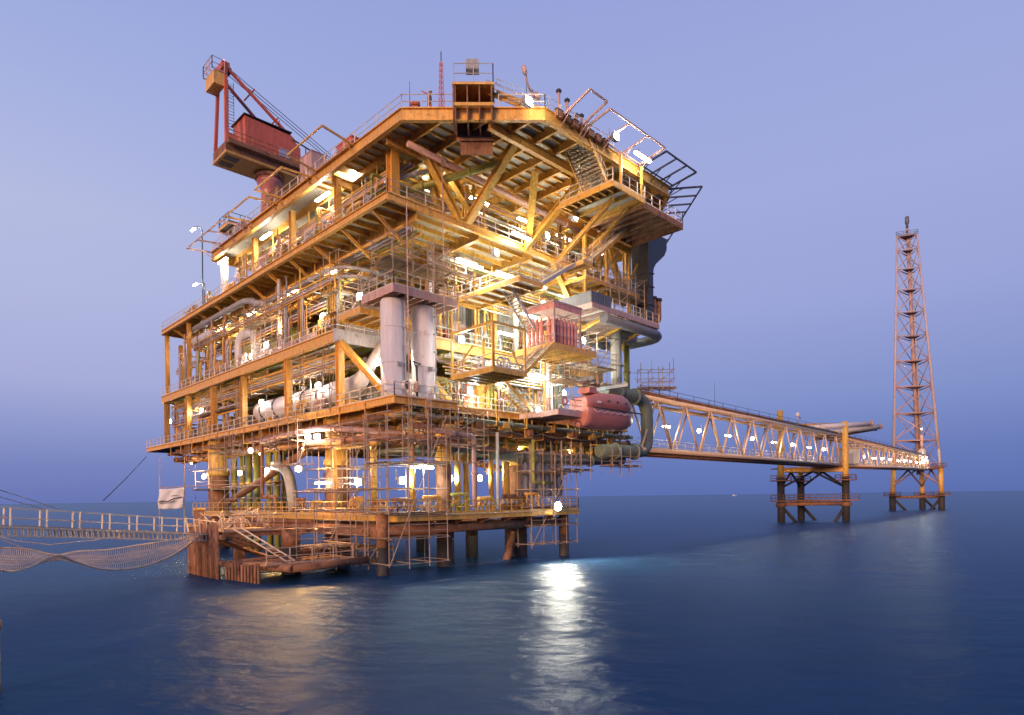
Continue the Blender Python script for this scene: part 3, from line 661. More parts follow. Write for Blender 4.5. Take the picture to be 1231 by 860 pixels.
def monitor(label, x, y, z):
    t = Thing('fire_monitor', label, 'fire monitor', (x,y,z))
    t.part('post', MB().tube((x,y,z),(x,y,z+2.4),.14,10).tube((x,y,z+1.0),(x,y,z+1.1),.24,10), M['pink'])
    t.part('nozzle', MB().path([(x,y,z+2.2),(x-.7,y-.2,z+2.4),(x-1.3,y-.5,z+3.0)],.1,8).tube((x-1.25,y-.48,z+2.95),(x-1.6,y-.6,z+3.35),.2,10), M['pink'])
    t.part('nozzle', MB().path([(x,y,z+1.9),(x+.4,y,z+2.2),(x+.6,y+.1,z+1.9)],.1,8).tube((x+.35,y,z+2.3),(x+.8,y,z+2.1),.26,10), M['pink'])
    t.part('platform', MB().box(x-.8,x+.8,y-.5,y+.5,z+.02,z+.12), M['orange'])
c = at_depth(643,128,50.5); loc = PF.inverted() @ c
monitor('pink fire monitor with two nozzles on a post near the front lamp', loc.x, loc.y+.3, L4)
for i, (px, py, h) in enumerate(((672,133,2.4),(682,136,2.2),(693,147,1.5),(699,150,2.0))):
    c = PF.inverted() @ at_depth(px, py, 51.0+i*.9); x, y = c.x, max(c.y, -8.8)
    t = Thing('deck_post', ['tallest of the pink posts along the front of the top deck','pink post just right of the tallest one','shortest pink post by the front edge lamps','rightmost pink post above the small dark boxes'][i], 'post', (x,y,L4))
    t.part('post', MB().tube((x,y,L4),(x,y,L4+h),.11,8), M['pink']); t.part('cap', MB().box(x-.16,x+.16,y-.16,y+.16,L4+h,L4+h+.22), M['dark'])
for k in range(7):
    x = 9.2+1.0*k; t = Thing('junction_box', f'small dark box on the front edge of the top deck, {ORD[k]} from the left', 'box', (x,-9.42,L4+.1), 'dark boxes along the top front edge')
    t.part('body', MB().box(x-.32,x+.32,-9.75,-9.42,L4-.35,L4+.15), M['rust']); t.part('lid', MB().box(x-.36,x+.36,-9.79,-9.42,L4+.15,L4+.2), M['dark'])

def net(label, p, q, out, mat, up=.6, n=5):
    p, q, out = Vector(p), Vector(q), Vector(out); t = Thing('netting_panel', label, 'net frame', p, 'safety frames round the top deck')
    u = Vector((0,0,up))
    t.part('outer_bar', MB().beam(p+out+u, q+out+u, .12, .12), mat); t.part('inner_bar', MB().beam(p+out*.1+u*.1, q+out*.1+u*.1, .1, .1), mat)
    for k in range(n+1):
        c = p.lerp(q, k/n); t.part('arm', MB().beam(c, c+out+u, .12 if k in (0,n) else .08, .16), mat)
        t.part('strut', MB().beam(c+Vector((0,0,-.7)), c+out*.45+u*.45, .07, .07), mat)
net('orange safety frame on the left edge of the top deck, nearest the front', (0,5.4,L4-.1), (0,11.6,L4-.1), (-3,0,0), M['orange'], .5, 1)
net('orange safety frame on the left edge, second from the front', (0,12.8,L4-.1), (0,18.6,L4-.1), (-3,0,0), M['orange'], -.1, 1)
net('orange safety frame on the left edge beside the crane pedestal', (0,20.0,L4-.1), (0,26.0,L4-.1), (-3,0,0), M['orange'], -.3, 1)
net('orange safety frame at the far left end of the top deck', (0,27.4,L4-.1), (0,37.6,L4-.1), (-3,0,0), M['pink'], -.3, 3)
net('pink safety frame on the front edge above the perforated stair', (9.8,-9.3,L4), (12.0,-9.3,L4), (0,-2.9,0), M['pink'], .9, 1)
net('pink safety frame over the white tube lamp on the front edge', (12.4,-9.3,L4), (20.5,-9.3,L4), (0,-2.9,0), M['pink'], .5, 3)
net('dark safety frame at the right end of the front edge', (20.9,-9.3,L4), (26.2,-9.3,L4), (0,-2.8,0), M['navy'], .4, 3)
net('dark safety frame along the right cut corner of the top deck', (26.3,-9.1,L4-.1), (36.6,1.4,L4-.1), (2.3,-2.3,0), M['navy'], .2, 8)

# ================================================================== CRANE
K = Thing('pedestal_crane', 'red pedestal crane with machinery house and A-frame above the left edge', 'crane', (3.2,29,L4))
K.part('pedestal', MB().lathe([(.92,0),(.92,5.2),(.95,5.3),(1.35,6.1),(1.4,6.2),(1.4,6.6)], (3.2,29,L4), n=24), M['boat'])
K.part('slew_ring', MB().lathe([(1.5,0),(1.65,.05),(1.65,.4),(1.5,.45)], (3.2,29,L4+6.6), n=24), M['rust'])
zb = L4+7.1
K.part('under_frame', MB().prism([(-2.4,27.1),(6.6,27.1),(6.6,30.9),(-2.4,30.9)], zb, zb+.28), M['orange'])
for k in range(2): K.part('vent_hatch', MB().box(-2.1,-.7,27.7+1.5*k,28.7+1.5*k,zb-.05,zb-.004), M['dark'])
hs = K.part('machinery_house', MB().extrude([(-.2,27.3,zb+1.3),(6.2,27.3,zb+1.3),(6.2,27.3,zb+3.6),(5.0,27.3,zb+4.7),(-.2,27.3,zb+4.9)], (0,3.3,0)), M['red'])
K.part('window', MB().box(3.6,4.9,27.22,27.296,zb+1.9,zb+2.8), M['glass'], hs); K.part('roof', MB().box(-.4,5.1,27.1,30.8,zb+4.95,zb+5.05), M['dark'], hs)
K.part('side_walkway', MB().box(-2.3,6.6,26.5,27.05,zb+.9,zb+1.25), M['rust']); K.part('base_skirt', MB().box(-2.35,6.5,27.2,30.8,zb+.284,zb+1.26), M['rust'])
K.part('side_panel', MB().box(-2.3,-1.0,27.3,27.4,zb+1.3,zb+2.2), M['red'])
K.part('railing', railing(MB(), [(-2.3,26.5,zb+1.25),(6.6,26.5,zb+1.25)], 1.0, 1.3), M['rust'])
tp = Vector((-1.9,28.2,zb+9.9)); tq = Vector((-1.9,30.2,zb+9.9))
for yy, t_ in ((27.4,tp),(30.7,tq)):
    K.part('mast_leg', MB().beam((-2.2,yy,zb+.2), t_, .32, .32), M['red']); K.part('back_stay', MB().beam((5.6,yy+.2 if yy < 29 else yy-.2,zb+4.4), t_, .26, .26), M['red'])
K.part('cross_tie', MB().beam((1.0,27.6,zb+8.4),(1.0,30.4,zb+8.4),.12,.12).beam((3.6,27.5,zb+6.2),(3.6,30.5,zb+6.2),.12,.12).beam((3.2,27.6,zb+5.1),(3.9,27.6,zb+6.1),.1,.1), M['red'])
K.part('mast_head', MB().box(-2.3,-1.5,28.0,30.4,zb+9.6,zb+10.3), M['red']); K.part('sheave', MB().lathe([(.2,-.3),(.5,-.28),(.45,0),(.5,.28),(.2,.3)], (-1.4,29.2,zb+10.1), (0,1,0), 16), M['dark'])
K.part('mast_platform', MB().box(-3.2,-2.05,28.0,30.4,zb+7.5,zb+7.62).box(-3.2,-2.05,28.0,30.4,zb+8.8,zb+8.9).box(-3.2,-3.12,28.0,30.4,zb+7.6,zb+8.8).box(-3.1,-2.1,28.0,28.06,zb+7.62,zb+8.8), M['orange'])
K.part('railing', railing(MB(), [(-2.1,27.9,zb+8.9),(-3.4,27.9,zb+8.9),(-3.4,30.5,zb+8.9),(-2.1,30.5,zb+8.9)], 1.3, 1.0), M['pink'])
m = MB()
for k in range(22): m.tube((-1.1,29.6,zb+1.5+k*.35),(-.5,29.6,zb+1.5+k*.35),.025,4)
m.tube((-1.1,29.6,zb+1.3),(-1.1,29.6,zb+9.4),.03,4).tube((-.5,29.6,zb+1.3),(-.5,29.6,zb+9.4),.03,4)
for k in range(7): m.ring((-.8,29.9,zb+3+k),(0,0,1),.42,.02,10,3)
K.part('ladder', m, M['navy']); K.part('beacon', MB().lathe([(.12,0),(.14,.1),(.1,.3),(.02,.36)], (-2.0,28.4,zb+10.3), n=8), M['beacon'])
bt = Vector((29,27.2,L4+3.4)); br_ = Vector((6.8,29,zb+.6)); m = MB()
for a_, b_ in ((-.8,-.6),(.8,-.6),(.8,.6),(-.8,.6)): m.tube(br_+Vector((0,a_,b_)), bt+Vector((0,a_*.5,b_*.5)), .1, 6)
for k in range(18):
    p, q = br_.lerp(bt, k/18), br_.lerp(bt, (k+1)/18); f0, f1 = 1-.5*k/18, 1-.5*(k+1)/18
    for s_ in (-1,1): m.tube(p+Vector((0,.8*f0*s_,-.6*f0*(1 if k%2 else -1))), q+Vector((0,.8*f1*s_,.6*f1*(1 if k%2 else -1))), .05, 4); 
    m.tube(p+Vector((0,-.8*f0*(1 if k%2 else -1),.6*f0)), q+Vector((0,.8*f1*(1 if k%2 else -1),.6*f1)), .05, 4)
K.part('boom', m, M['rust'])
for a_ in (-.5,.0,.5): K.part('pendant_cable', MB().tube(tp.lerp(tq,.5)+Vector((.4,a_,.3)), bt+Vector((-1,a_,.4)), .045, 4), M['navy'])
K.part('boom_rest_bar', MB().tube((5.2,27.2,zb+4.3),(8.6,27.2,zb+3.6),.09,6).tube((6.8,27.2,zb+3.8),(6.8,27.2,zb+2.8),.07,5), M['navy'])
K.part('cab_box', MB().box(6.4,7.8,27.6,29.8,zb+.6,zb+2.6), M['rust'])
# items beside the crane
t = balcony('small railed platform on the left edge beyond the crane pedestal', .2,2.8,33.2,36.2,L4+2.4, [r_((2.8,33.2),(.2,33.2),(.2,36.2),(2.8,36.2))], rmat=M['navy'])
for i, (x, y, w, d, h, mt, lb) in enumerate(((1.6,15.6,1.6,2.4,3.4,'pink','pale pink cabinet on the top deck right of the crane pedestal'),(1.0,8.0,.9,2.6,1.5,'red','red box on the top deck edge behind the railing'),(1.5,22.5,2.0,3.0,2.2,'rust','brown machinery box behind the crane pedestal'),(1.4,32,1.6,2.6,1.6,'grey','grey box at the far end of the top deck'))):
    cabinet(lb, x, y, L4, w, d, h, M[mt], '-x')
# ================================================================== FRONT FACE
vessel_v('left one of the two tall white columns at the near corner', 1.15, 1.75, L1, 1.02, 8.3, M['white'], 'white_column', 'column', (.45,-.9,0), 'white columns at the near corner')
vessel_v('right one of the two tall white columns at the near corner', 4.25, 1.75, L1, 1.02, 8.3, M['white'], 'white_column', 'column', (.35,-.94,0), 'white columns at the near corner')
balcony('railed platform capping the two tall white columns', 0,6.6,-.1,4.6,23.0, [r_((0,4.6),(0,-.1),(6.6,-.1),(6.6,4.6))], .6, M['pink'])
for x, lb in ((1.15,'left'),(4.25,'right')):
    t = Thing('column_pipe', f'thin pipe with clamps running up the front of the {lb} white column', 'pipe', (x,.5,L1)); t.part('pipe', MB().tube((x+.5,.72,L1+.2),(x+.5,.72,L1+8.2),.07,7), M['lilac'])
    for k in range(5): t.part('clamp', MB().box(x+.38,x+.62,.66,.95,L1+1.2+1.5*k,L1+1.3+1.5*k), M['grey'])
    t.part('nameplate', MB().box(x-.35,x+.1,.62,.70,L1+2.6,L1+2.9), M['grey'])
V = Thing('standing_valve', 'black T-headed valve stem between the two white columns', 'valve', (2.75,.7,L1))
V.part('stem', MB().tube((2.75,.7,L1),(2.75,.7,L1+2.9),.09,6), M['dark']); V.part('handle', MB().tube((2.2,.45,L1+3.05),(3.3,.95,L1+3.05),.07,6).tube((2.75,.7,L1+2.6),(3.2,.9,L1+3.0),.05,5).tube((2.75,.7,L1+2.6),(2.3,.5,L1+3.0),.05,5), M['dark'])
V.part('body', MB().lathe([(.25,0),(.3,.1),(.3,.6),(.2,.9)], (2.75,.7,L1+.6), n=10), M['pink'])

NB = M['orange']
balcony('small railed platform hanging over the front below the top deck stair', 15.7,17.0,-10,-4,33.0, [r_((15.7,-4),(15.7,-10))], .5, NB, axis=1)
B1 = balcony('orange platform with pale underside plates under the front overhang', 17.0,20.6,-10,-4,33.0, [r_((17.0,-10),(20.6,-10))], .5, NB, 1.5)
balcony('brown hanging platform at the right end of the front overhang', 20.7,27.6,-9.8,-4.0,32.8, [r_((20.7,-9.8),(27.6,-9.8),(27.6,-4.0))], .55, M['rust'], 1.1)
for k, x in enumerate((17.2,20.4)):
    for y in (-9.8,-4.2): B1.part('hanger', MB().beam((x,y,33.0),(x,y,L4-.3),.2,.2), NB)
B1.part('strut', MB().ibeam((18,-8.4,32.7),(20,.2,29.8),.35,.35,.05), NB); B1.part('strut', MB().ibeam((20.4,-8.4,32.7),(23,.2,29.8),.35,.35,.05), NB)
stair('wide perforated stair seen from below, dropping from the top deck front', (15.9,-9.3,33.0), (13.4,-9.3,36.0), 2.6, (0,1,0), NB, perforated=True)
stair('long perforated stair rising below the front overhang platform', (17.8,-5.9,27.6), (24.6,-5.9,32.9), 1.5, (0,1,0), NB, perforated=True)
balcony('small landing between two long front stairs', 16.6,17.9,-6.0,-3.4,27.5, [r_((16.6,-6),(17.9,-6))], .35, NB)
stair('railed stair climbing right from the upper stair tower platform', (12.0,-5.1,24.5), (16.6,-5.1,27.4), 1.4, (0,1,0), M['lilac'])
balcony('upper stair tower platform jutting out from the front face', 9.2,12.1,-5.1,3.6,24.5, [r_((9.2,3.6),(9.2,-5.1),(12.1,-5.1))], .4, NB, 1.3, 1)
stair('pale stair going down from the upper stair tower platform', (15.0,-2.6,20.0), (10.8,-2.6,24.4), 1.1, (0,1,0), M['lilac'])
balcony('lower stair tower platform of orange steel above the cellar deck', 6.0,9.8,-5.1,.2,16.5, [r_((6.0,.2),(6.0,-5.1),(9.8,-5.1))], .42, M['amber'], 1.0, 1)
T_ = Thing('platform_cage', 'orange frame of posts and rails standing on the lower stair tower platform', 'frame', (6,-5,16.5))
for x, y in ((6.06,-5.04),(9.7,-5.04),(6.06,.1),(9.7,.1)): T_.part('post', MB().beam((x,y,16.5),(x,y,20.1),.18,.18), M['amber'])
T_.part('top_rail', MB().beam((6.06,.1,20.1),(6.06,-5.04,20.1),.16,.2).beam((6.06,-5.04,20.1),(9.7,-5.04,20.1),.16,.2), M['amber']); T_.part('diagonal', MB().beam((6.06,.1,16.6),(6.06,-2.6,18.6),.1,.1).beam((9.2,-5.04,16.6),(8.0,-5.04,18.4),.1,.1), M['amber'])
m = MB()
for k, (x, y) in enumerate(((7.3,-4.6),(8.0,-4.6),(6.4,-3.2))):
    t = Thing('hose_reel', ['round white hose reel on the left of the lower stair tower platform front','round white hose reel at the middle of the lower stair tower platform front','round pale hose reel on the side of the lower stair tower platform'][k], 'hose reel', (x,y,16.5))
    t.part('reel', MB().ring((x,y,17.1),(1,0,0) if k == 2 else (0,1,0),.4,.1,16,6), M['white']); t.part('stand', MB().beam((x,y,16.5),(x,y,17.1),.1,.1), M['grey'])
stair('stair rising right from lower stair tower platform to the red rack', (9.8,-5.0,16.5), (13.6,-5.0,19.6), 1.3, (0,1,0), M['amber'])
balcony('orange platform carrying the red cylinder rack', 13.4,19.6,-5.0,-.4,19.7, [r_((18.0,-5.0),(19.6,-5.0),(19.6,-.4))], .55, NB, 1.0)
C_ = Thing('cylinder_rack', 'open red rack packed with red gas cylinders on a front platform', 'rack', (15.6,-3.3,19.7))
for x in (13.9,17.6):
    for y in (-4.7,-1.4): C_.part('post', MB().beam((x,y,19.7),(x,y,23.4),.16,.16), M['pink'])
C_.part('roof', MB().box(13.7,17.8,-4.9,-1.2,23.4,23.56), M['pink']); C_.part('top_beam', MB().box(13.8,17.7,-4.82,-4.78,22.9,23.38).box(13.82,13.86,-4.7,-1.4,22.9,23.38), M['rack'])
for i in range(7):
    for j in range(2):
        c = C_.part('gas_cylinder', MB().lathe([(.2,0),(.22,.05),(.22,1.9),(.16,2.1),(.06,2.2),(.06,2.35)], (14.25+.5*i,-4.35+.55*j,19.95), n=10), M['rack'])
for i in range(4): C_.part('gas_cylinder', MB().lathe([(.2,0),(.22,.05),(.22,1.9),(.16,2.1),(.06,2.2),(.06,2.35)], (14.0,-3.1+.5*i,19.95), n=10), M['rack'])
m = MB()
for z in (20.6,21.5,22.3): m.beam((13.9,-4.75,z),(17.6,-4.75,z),.06,.06).beam((13.86,-4.75,z),(13.86,-1.4,z),.06,.06)
C_.part('restraint_bar', m, M['pink'])
stair('orange stair with open treads going down to the cellar deck front', (15.4,-.6,L1), (11.2,-.6,17.0), 1.3, (0,1,0), M['orange'])
balcony('narrow walkway joining the lower stair tower to the deck edge', 9.6,11.3,-.7,1.3,16.9, [r_((9.6,-.7),(9.9,-.7))], .3, NB)

# right-hand front: slab with rounded duct, tower duct, exhausts, loop pipe
balcony('pinkish-edged slab projecting at the right of the front face', 20.4,32.4,-4.0,4.9,24.9, [r_((23.8,-4.0),(32.4,-4.0))], .5, M['pink'], 1.6, 0, plate=M['soffit'])
t = Thing('wall_panel', 'dark grey box panel on the corner of the projecting slab', 'panel', (21.0,-3.5,24.9)); t.part('panel', MB().box(20.5,23.6,-3.9,-3.7,24.95,26.1), M['slate']); t.part('side_panel', MB().box(20.42,20.5,-3.9,.5,24.95,26.1), M['slate'])
t.part('rib', MB().box(21.4,21.5,-3.96,-3.9,24.95,26.1).box(22.5,22.6,-3.96,-3.9,24.95,26.1), M['slate'])
t = Thing('air_duct', 'dark round-ended duct looping under the right end of the projecting slab', 'duct', (28,-3,23.6))
t.part('duct', MB().path([(22.8,-3.6,23.9),(34.3,-3.6,23.9),(34.3,3.4,23.9),(25,3.4,23.9)], .52, 14, 2.6), M['slate']); t.part('hanger', MB().beam((26,-3.6,24.5),(26,-3.6,24.9),.3,.3).beam((31,-3.6,24.5),(31,-3.6,24.9),.3,.3), M['orange'])
for k, x in enumerate((23.6,27.6,31.2)): t.part('bracket', MB().ibeam((x,-3.6,24.4),(x,1.5,23.2),.3,.3,.05), M['amber'])
t = Thing('ventilation_duct', 'tall dark blue ventilation duct with flared head on the right of the front face', 'duct', (30.3,-2.5,25))
pr = [(31.1,25.0),(32.0,25.0),(32.0,30.6),(32.15,31.2),(32.6,31.8),(33.5,32.5),(34.4,33.2),(34.9,34.0),(34.9,35.2),(31.1,35.2)]
t.part('duct', MB().extrude([(a,-1.4,b) for a, b in pr], (0,-2.2,0)), M['navy'])
for z in (27,29,30.5): t.part('flange', MB().box(31.0,32.1,-3.7,-1.3,z,z+.12), M['navy'])
for i, x in enumerate((32.6,33.6)):
    t = Thing('exhaust_pipe', ['left of two upright dark exhaust pipes on the right end','right of two upright dark exhaust pipes on the right end'][i], 'exhaust', (x,-3.2,24.9), 'twin exhausts on the right')
    t.part('pipe', MB().path([(x-1.4,-3.2,25.5),(x,-3.2,25.5),(x,-3.2,27.9)], .33, 12, .8), M['rust']); t.part('cap', MB().lathe([(.33,0),(.42,.02),(.42,.3),(.34,.32)], (x,-3.2,27.9), n=12), M['dark'])
pipe('pale green vertical duct under the projecting slab at the right', [(29.6,-.2,17.2),(29.6,-.2,24.0),(33,-.2,24.2)], .62, M['cream'], n=14, bend=.9)
pipe('yellow upright post pipe at the right front corner', [(32.2,.2,17.2),(32.2,.2,23.2)], .34, M['olive'])
pipe('big grey pipe looping round the right front corner above the bridge', [(26.5,-.8,17.5),(34.6,-.8,17.2),(34.8,-.8,11.1),(26,-.4,10.9)], .72, M['green'], n=16, bend=2.0)
pipe('grey pipe lying behind the lifeboat toward the bridge', [(27,1.0,16.0),(33.6,1.4,15.6)], .75, M['grey'], n=14)
for (p, q, r, mt, lb) in (((8,5.6,29.2),(8,5.6,21.2),.22,'lilac','thin pale upright pipe on the middle deck front'),((18.5,4.6,29),(18.5,4.6,21.2),.3,'cream','cream upright pipe behind the red cylinder rack'),((25,4.4,24.8),(25,4.4,14.4),.4,'green','green upright pipe behind the lifeboat'),((20.5,1.9,20.4),(20.5,1.9,14.3),.25,'pink','pink upright pipe left of the lifeboat')):
    pipe(lb, [p, q], r, M[mt])

# lifeboat
LB = Thing('lifeboat', 'enclosed red lifeboat hanging at the right end of the cellar deck', 'lifeboat', (23.6,-3.2,12.6))
def loft(secs):
    m = MB(); n = len(secs[0])
    vs = [p for s_ in secs for p in s_]; fs = [tuple(range(n-1,-1,-1)), tuple((len(secs)-1)*n+k for k in range(n))]
    for i in range(len(secs)-1):
        for k in range(n): fs.append((i*n+k, i*n+(k+1)%n, (i+1)*n+(k+1)%n, (i+1)*n+k))
    return m.add(vs, fs, [False,False]+[True]*(len(fs)-2))
hull, can = [], []
for i in range(13):
    s_ = i/12; x = 19.0+9.0*s_; w = 1.5*min(1, .80+.5*s_)*(1 if s_ < .6 else max(.16, 1-((s_-.6)/.4)**2.2*.84)); kz = 12.75-.15*math.sin(PI*min(1,s_*1.2))+(0 if s_ < .7 else .9*((s_-.7)/.3)**1.8); top = 14.5+.25*s_**2
    hull.append([(x,-3.2+w*a_,kz+(top-kz)*b_) for a_, b_ in ((0,0),(.5,.06),(.85,.3),(1,.7),(1.02,1),(-1.02,1),(-1,.7),(-.85,.3),(-.5,.06))])
    if 0 <= i <= 11:
        h = 1.65*min(1, .72+1.6*(s_-.08))*(1 if s_ < .62 else max(.25, 1-((s_-.62)/.3)**1.7*.75))
        can.append([(x,-3.2+w*.93*a_,top+.02+h*b_) for a_, b_ in ((1,0),(1,.55),(.9,.9),(.7,1),(-.7,1),(-.9,.9),(-1,.55),(-1,0))])
LB.part('hull', loft(hull), M['boat']); cn = LB.part('canopy', loft(can), M['boat'])
LB.part('fender_rail', MB().path([(19.6,-4.75,14.52),(23.6,-4.86,14.52),(27.5,-4.72,14.52)], .08, 6), M['dark'])
for k in range(3): LB.part('window', MB().box(21.9+1.5*k,22.15+1.5*k,-4.70,-4.62,15.3,15.45), M['dark'], cn)
LB.part('hatch', MB().box(19.9,20.1,-3.7,-2.7,14.8,15.7), M['pink']); LB.part('helm_cover', MB().extrude([(19.9,-3.9,16.1),(21.3,-3.9,16.1),(21.0,-3.9,16.65),(20.0,-3.9,16.65)], (0,1.4,0)), M['boat']); LB.part('reflective_tape', MB().box(20.2,20.7,-4.76,-4.70,15.0,15.2), M['white']); LB.part('grab_line', MB().path([(19.4+.55*k,-4.84,14.3-(.22 if k % 2 else 0)) for k in range(14)],.035,5,.1), M['white'])
LB.part('propeller_guard', MB().ring((19.0,-3.2,12.9),(1,0,0),.38,.06,12,5), M['dark'])
D_ = Thing('lifeboat_davit', 'steel davit frame with hooks holding the red lifeboat', 'davit', (23.6,-1,17.4))
for x in (20.6,26.4): D_.part('arm', MB().ibeam((x,1.6,17.6),(x,-3.9,17.6),.35,.4,.05), M['grey']); D_.part('fall_wire', MB().tube((x,-3.2,17.4),(x,-3.2,16.1),.05,5), M['dark']); D_.part('upright', MB().ibeam((x,1.4,14.2),(x,1.4,17.5),.35,.35,.05), M['grey'])
D_.part('tie_beam', MB().ibeam((20.6,-.3,17.9),(26.4,-.3,17.9),.3,.35,.05), M['rust'])
balcony('railed boarding platform beside the bow of the red lifeboat', 15.6,19.4,-3.6,1.4,L1-.1, [r_((15.6,-3.6),(19.4,-3.6),(19.4,-.5))], .5, M['pink'], rmat=M['lilac'])
for k, (x, y) in enumerate(((16.4,-3.4),)):
    t = Thing('life_ring', ['orange life ring on the boarding platform railing left of the lifeboat','orange life ring nearest the bow of the lifeboat'][k], 'life ring', (x,y,L1+.6)); t.part('ring', MB().ring((x,-3.68,L1+.75),(0,1,0),.34,.09,16,6), M['boat']); t.part('rope', MB().ring((x,-3.68,L1+.75),(0,1,0),.44,.02,16,4), M['white'])

# hanging scaffolds under the right end
def hung(label, x0, x1, y0, y1, z, zt):
    t = Thing('hanging_scaffold', label, 'scaffold', ((x0+x1)/2,(y0+y1)/2,z), 'hanging scaffolds under the right end')
    for i in range(4):
        x = x0+(x1-x0)*i/3
        for y in (y0,y1): t.part('standard', MB().tube((x,y,z-rnd.uniform(.5,1.4)),(x,y,zt),.04,5), M['scaf'])
        t.part('transom', MB().tube((x,y0-.3,z),(x,y1+.3,z),.04,5), M['scaf'])
    for y in (y0,y1):
        for z_ in (z-.1,z+.5,z+1.0): t.part('ledger', MB().tube((x0-.5,y,z_),(x1+.5,y,z_),.04,5), M['scaf'])
    for k in range(5): t.part('plank', MB().box(x0-.3,x1+.3,y0+.28*k,y0+.28*k+.25,z+.05,z+.1), M['rust'])
hung('plank scaffold hung under the deck just below the lifeboat stern', 26.4,31.5,-1.8,-.4,9.3,11.5)
hung('dark plank scaffold hung under the deck left of the lifeboat keel', 18.6,23.2,-1.4,0,8.7,11.5)
t = Thing('tarpaulin', 'grey sheeting wrapped round scaffold on the big right-hand leg', 'sheet', (19,1.2,6.5))
m = MB(); nn = 22; mm = 12; vs = []
for j in range(mm+1):
    for i in range(nn+1): vs.append((15.6+6.2*i/nn, 1.3+.14*math.sin(i*1.7)+.1*math.sin(j*2.1+i*.6), 6.0+4.6*j/mm+.1*math.sin(i*.9)))
m.add(vs, [(j*(nn+1)+i, j*(nn+1)+i+1, (j+1)*(nn+1)+i+1, (j+1)*(nn+1)+i) for j in range(mm) for i in range(nn)], True)
sh = t.part('sheet', m, M['mesh']); sh.modifiers.new('s','SOLIDIFY').thickness = .02
t.part('batten', MB().beam((15.4,1.1,8.4),(22.2,1.1,8.4),.12,.3), M['wood'])

# ================================================================== under-deck pipework band
g_ = 'pipe bundles under the cellar deck'
mts = [M['green'],M['rust'],M['olive'],M['grey'],M['orange']]
i = 0
for y, z, n, r, x0, x1, lb in ((.9,12.9,4,.16,1,33,'topmost thin pipe bundle running under the front edge of the cellar deck'),(2.4,12.2,3,.30,3,34,'middle thick pipe bundle under the front edge of the cellar deck'),(4.2,11.4,4,.34,6,34,'lowest thick green pipe bundle under the cellar deck front'),(7.0,12.4,5,.22,2,33,'pipe bundle deep under the cellar deck behind the front ones'),(11,11.8,5,.3,2,33,'rearmost pipe bundle under the cellar deck seen from the front')):
    bundle(lb, [(x0,y,z),(x1,y,z-.15)], n, r, mts[i:]+mts[:i], sp=r*3.0, hang=1.2); i = (i+1) % 5
for x, z, n, r, y0, y1, lb in ((.8,12.7,3,.2,2,56,'outer rusty pipe bundle under the left edge of the cellar deck'),(2.4,12.0,3,.34,4,57,'thick brown pipe bundle under the left edge of the cellar deck'),(5.0,12.4,4,.26,3,56,'inner pipe bundle under the left side of the cellar deck')):
    bundle(lb, [(x,y0,z),(x,y1,z)], n, r, [M['rust'],M['pink'],M['orange'],M['grey']], (1,0,0), r*2.8, hang=1.4)
SUB = Thing('sub_deck', 'dark greenish lower gallery hanging below the front of the cellar deck', 'gallery', (16,4,10.6))
SUB.part('grating', MB().box(4,33.4,2.2,9,10.52,10.58), M['green'])
for y in (2.2,5.5,9): SUB.part('beam', MB().ibeam((4,y,10.3),(33.4,y,10.3),.25,.4,.05), M['green'])
for x in range(4,34,3): SUB.part('cross_beam', MB().ibeam((x,2.3,10.35),(x,8.9,10.35),.2,.3,.04), M['green']); SUB.part('hanger', MB().beam((x,2.2,10.5),(x,2.2,13.6),.14,.14), M['orange'])
SUB.part('railing', railing(MB(), [(4,2.2,10.6),(33.4,2.2,10.6)]), M['scaf'])
pipe('large dark green pipe lying lowest under the front gallery', [(12,1.6,10.0),(24,1.4,9.8),(33,1.5,10.2)], .5, M['green'], n=14)
pipe('rusty pipe sagging below the left half of the front gallery', [(2,.4,11.2),(6,.2,10.7),(13,.8,10.4)], .24, M['rust'])
pipe('long brown horizontal pipe under the near corner', [(-.2,20,11.4),(-.2,1.2,11.0),(7.2,.6,10.9)], .3, M['rust'], bend=1.2)
pipe('brown bent pipe below the left deck edge near the big leg', [(-.3,24,12.2),(-.3,12,12.6),(.4,6,12.0),(3,3,11.6)], .28, M['pink'], bend=2)
for k in range(9):
    x = 2.5+3.3*k; t = Thing('hanging_box', f'orange bracket box hanging under the front edge of the cellar deck, {ORD[k]} from the corner', 'bracket', (x,.2,12.4), 'bracket boxes under the front edge')
    z = 12.6-rnd.random()*.9; w = rnd.uniform(.4,.7)
    t.part('frame', MB().beam((x-w,.3,13.5),(x-w,.3,z),.12,.12).beam((x+w,.3,13.5),(x+w,.3,z),.12,.12).beam((x-w,.3,z),(x+w,.3,z),.3,.16), M['orange'])
    t.part('box', MB().box(x-w*.6,x+w*.6,-.1,.5,z+.09,z+.6), M['amber' if k % 2 else 'rust'])
for i, (pts, r, mt, lb) in enumerate((([(1.6,27,L3-2.6),(1.6,12,L3-2.6),(2.8,9.8,L3-2.9),(7,9.6,L3-3)],.17,'lilac','upper of two lilac pipes bending under the left edge of the upper deck'),([(2.2,27,L3-3.2),(2.2,12.4,L3-3.2),(3.2,10.3,L3-3.5),(7,10.1,L3-3.6)],.17,'lilac','lower of two lilac pipes bending under the left edge of the upper deck'),
      ([(1.2,50,L3-1.4),(1.2,31,L3-1.4),(1.2,27.6,L3-2.6),(2.4,26.8,L3-2.6)],.36,'grey','grey pipe running far left under the upper deck then dropping'),([(1.6,34,L2),(1.6,34,L2+4.4),(1.6,29.4,L2+4.4),(1.6,29.4,L2)],.6,'white','large white inverted U pipe standing on the middle deck'),
      ([(1.4,23,L2),(1.4,23,L3-1)],.22,'white','slim white upright pipe on the middle deck between two lamps'),([(1.2,14,L2+.8),(1.2,27,L2+.8)],.4,'pink','pink pipe lying along the left railing of the middle deck'))):
    pipe(lb, pts, r, M[mt], n=12, bend=1.6)
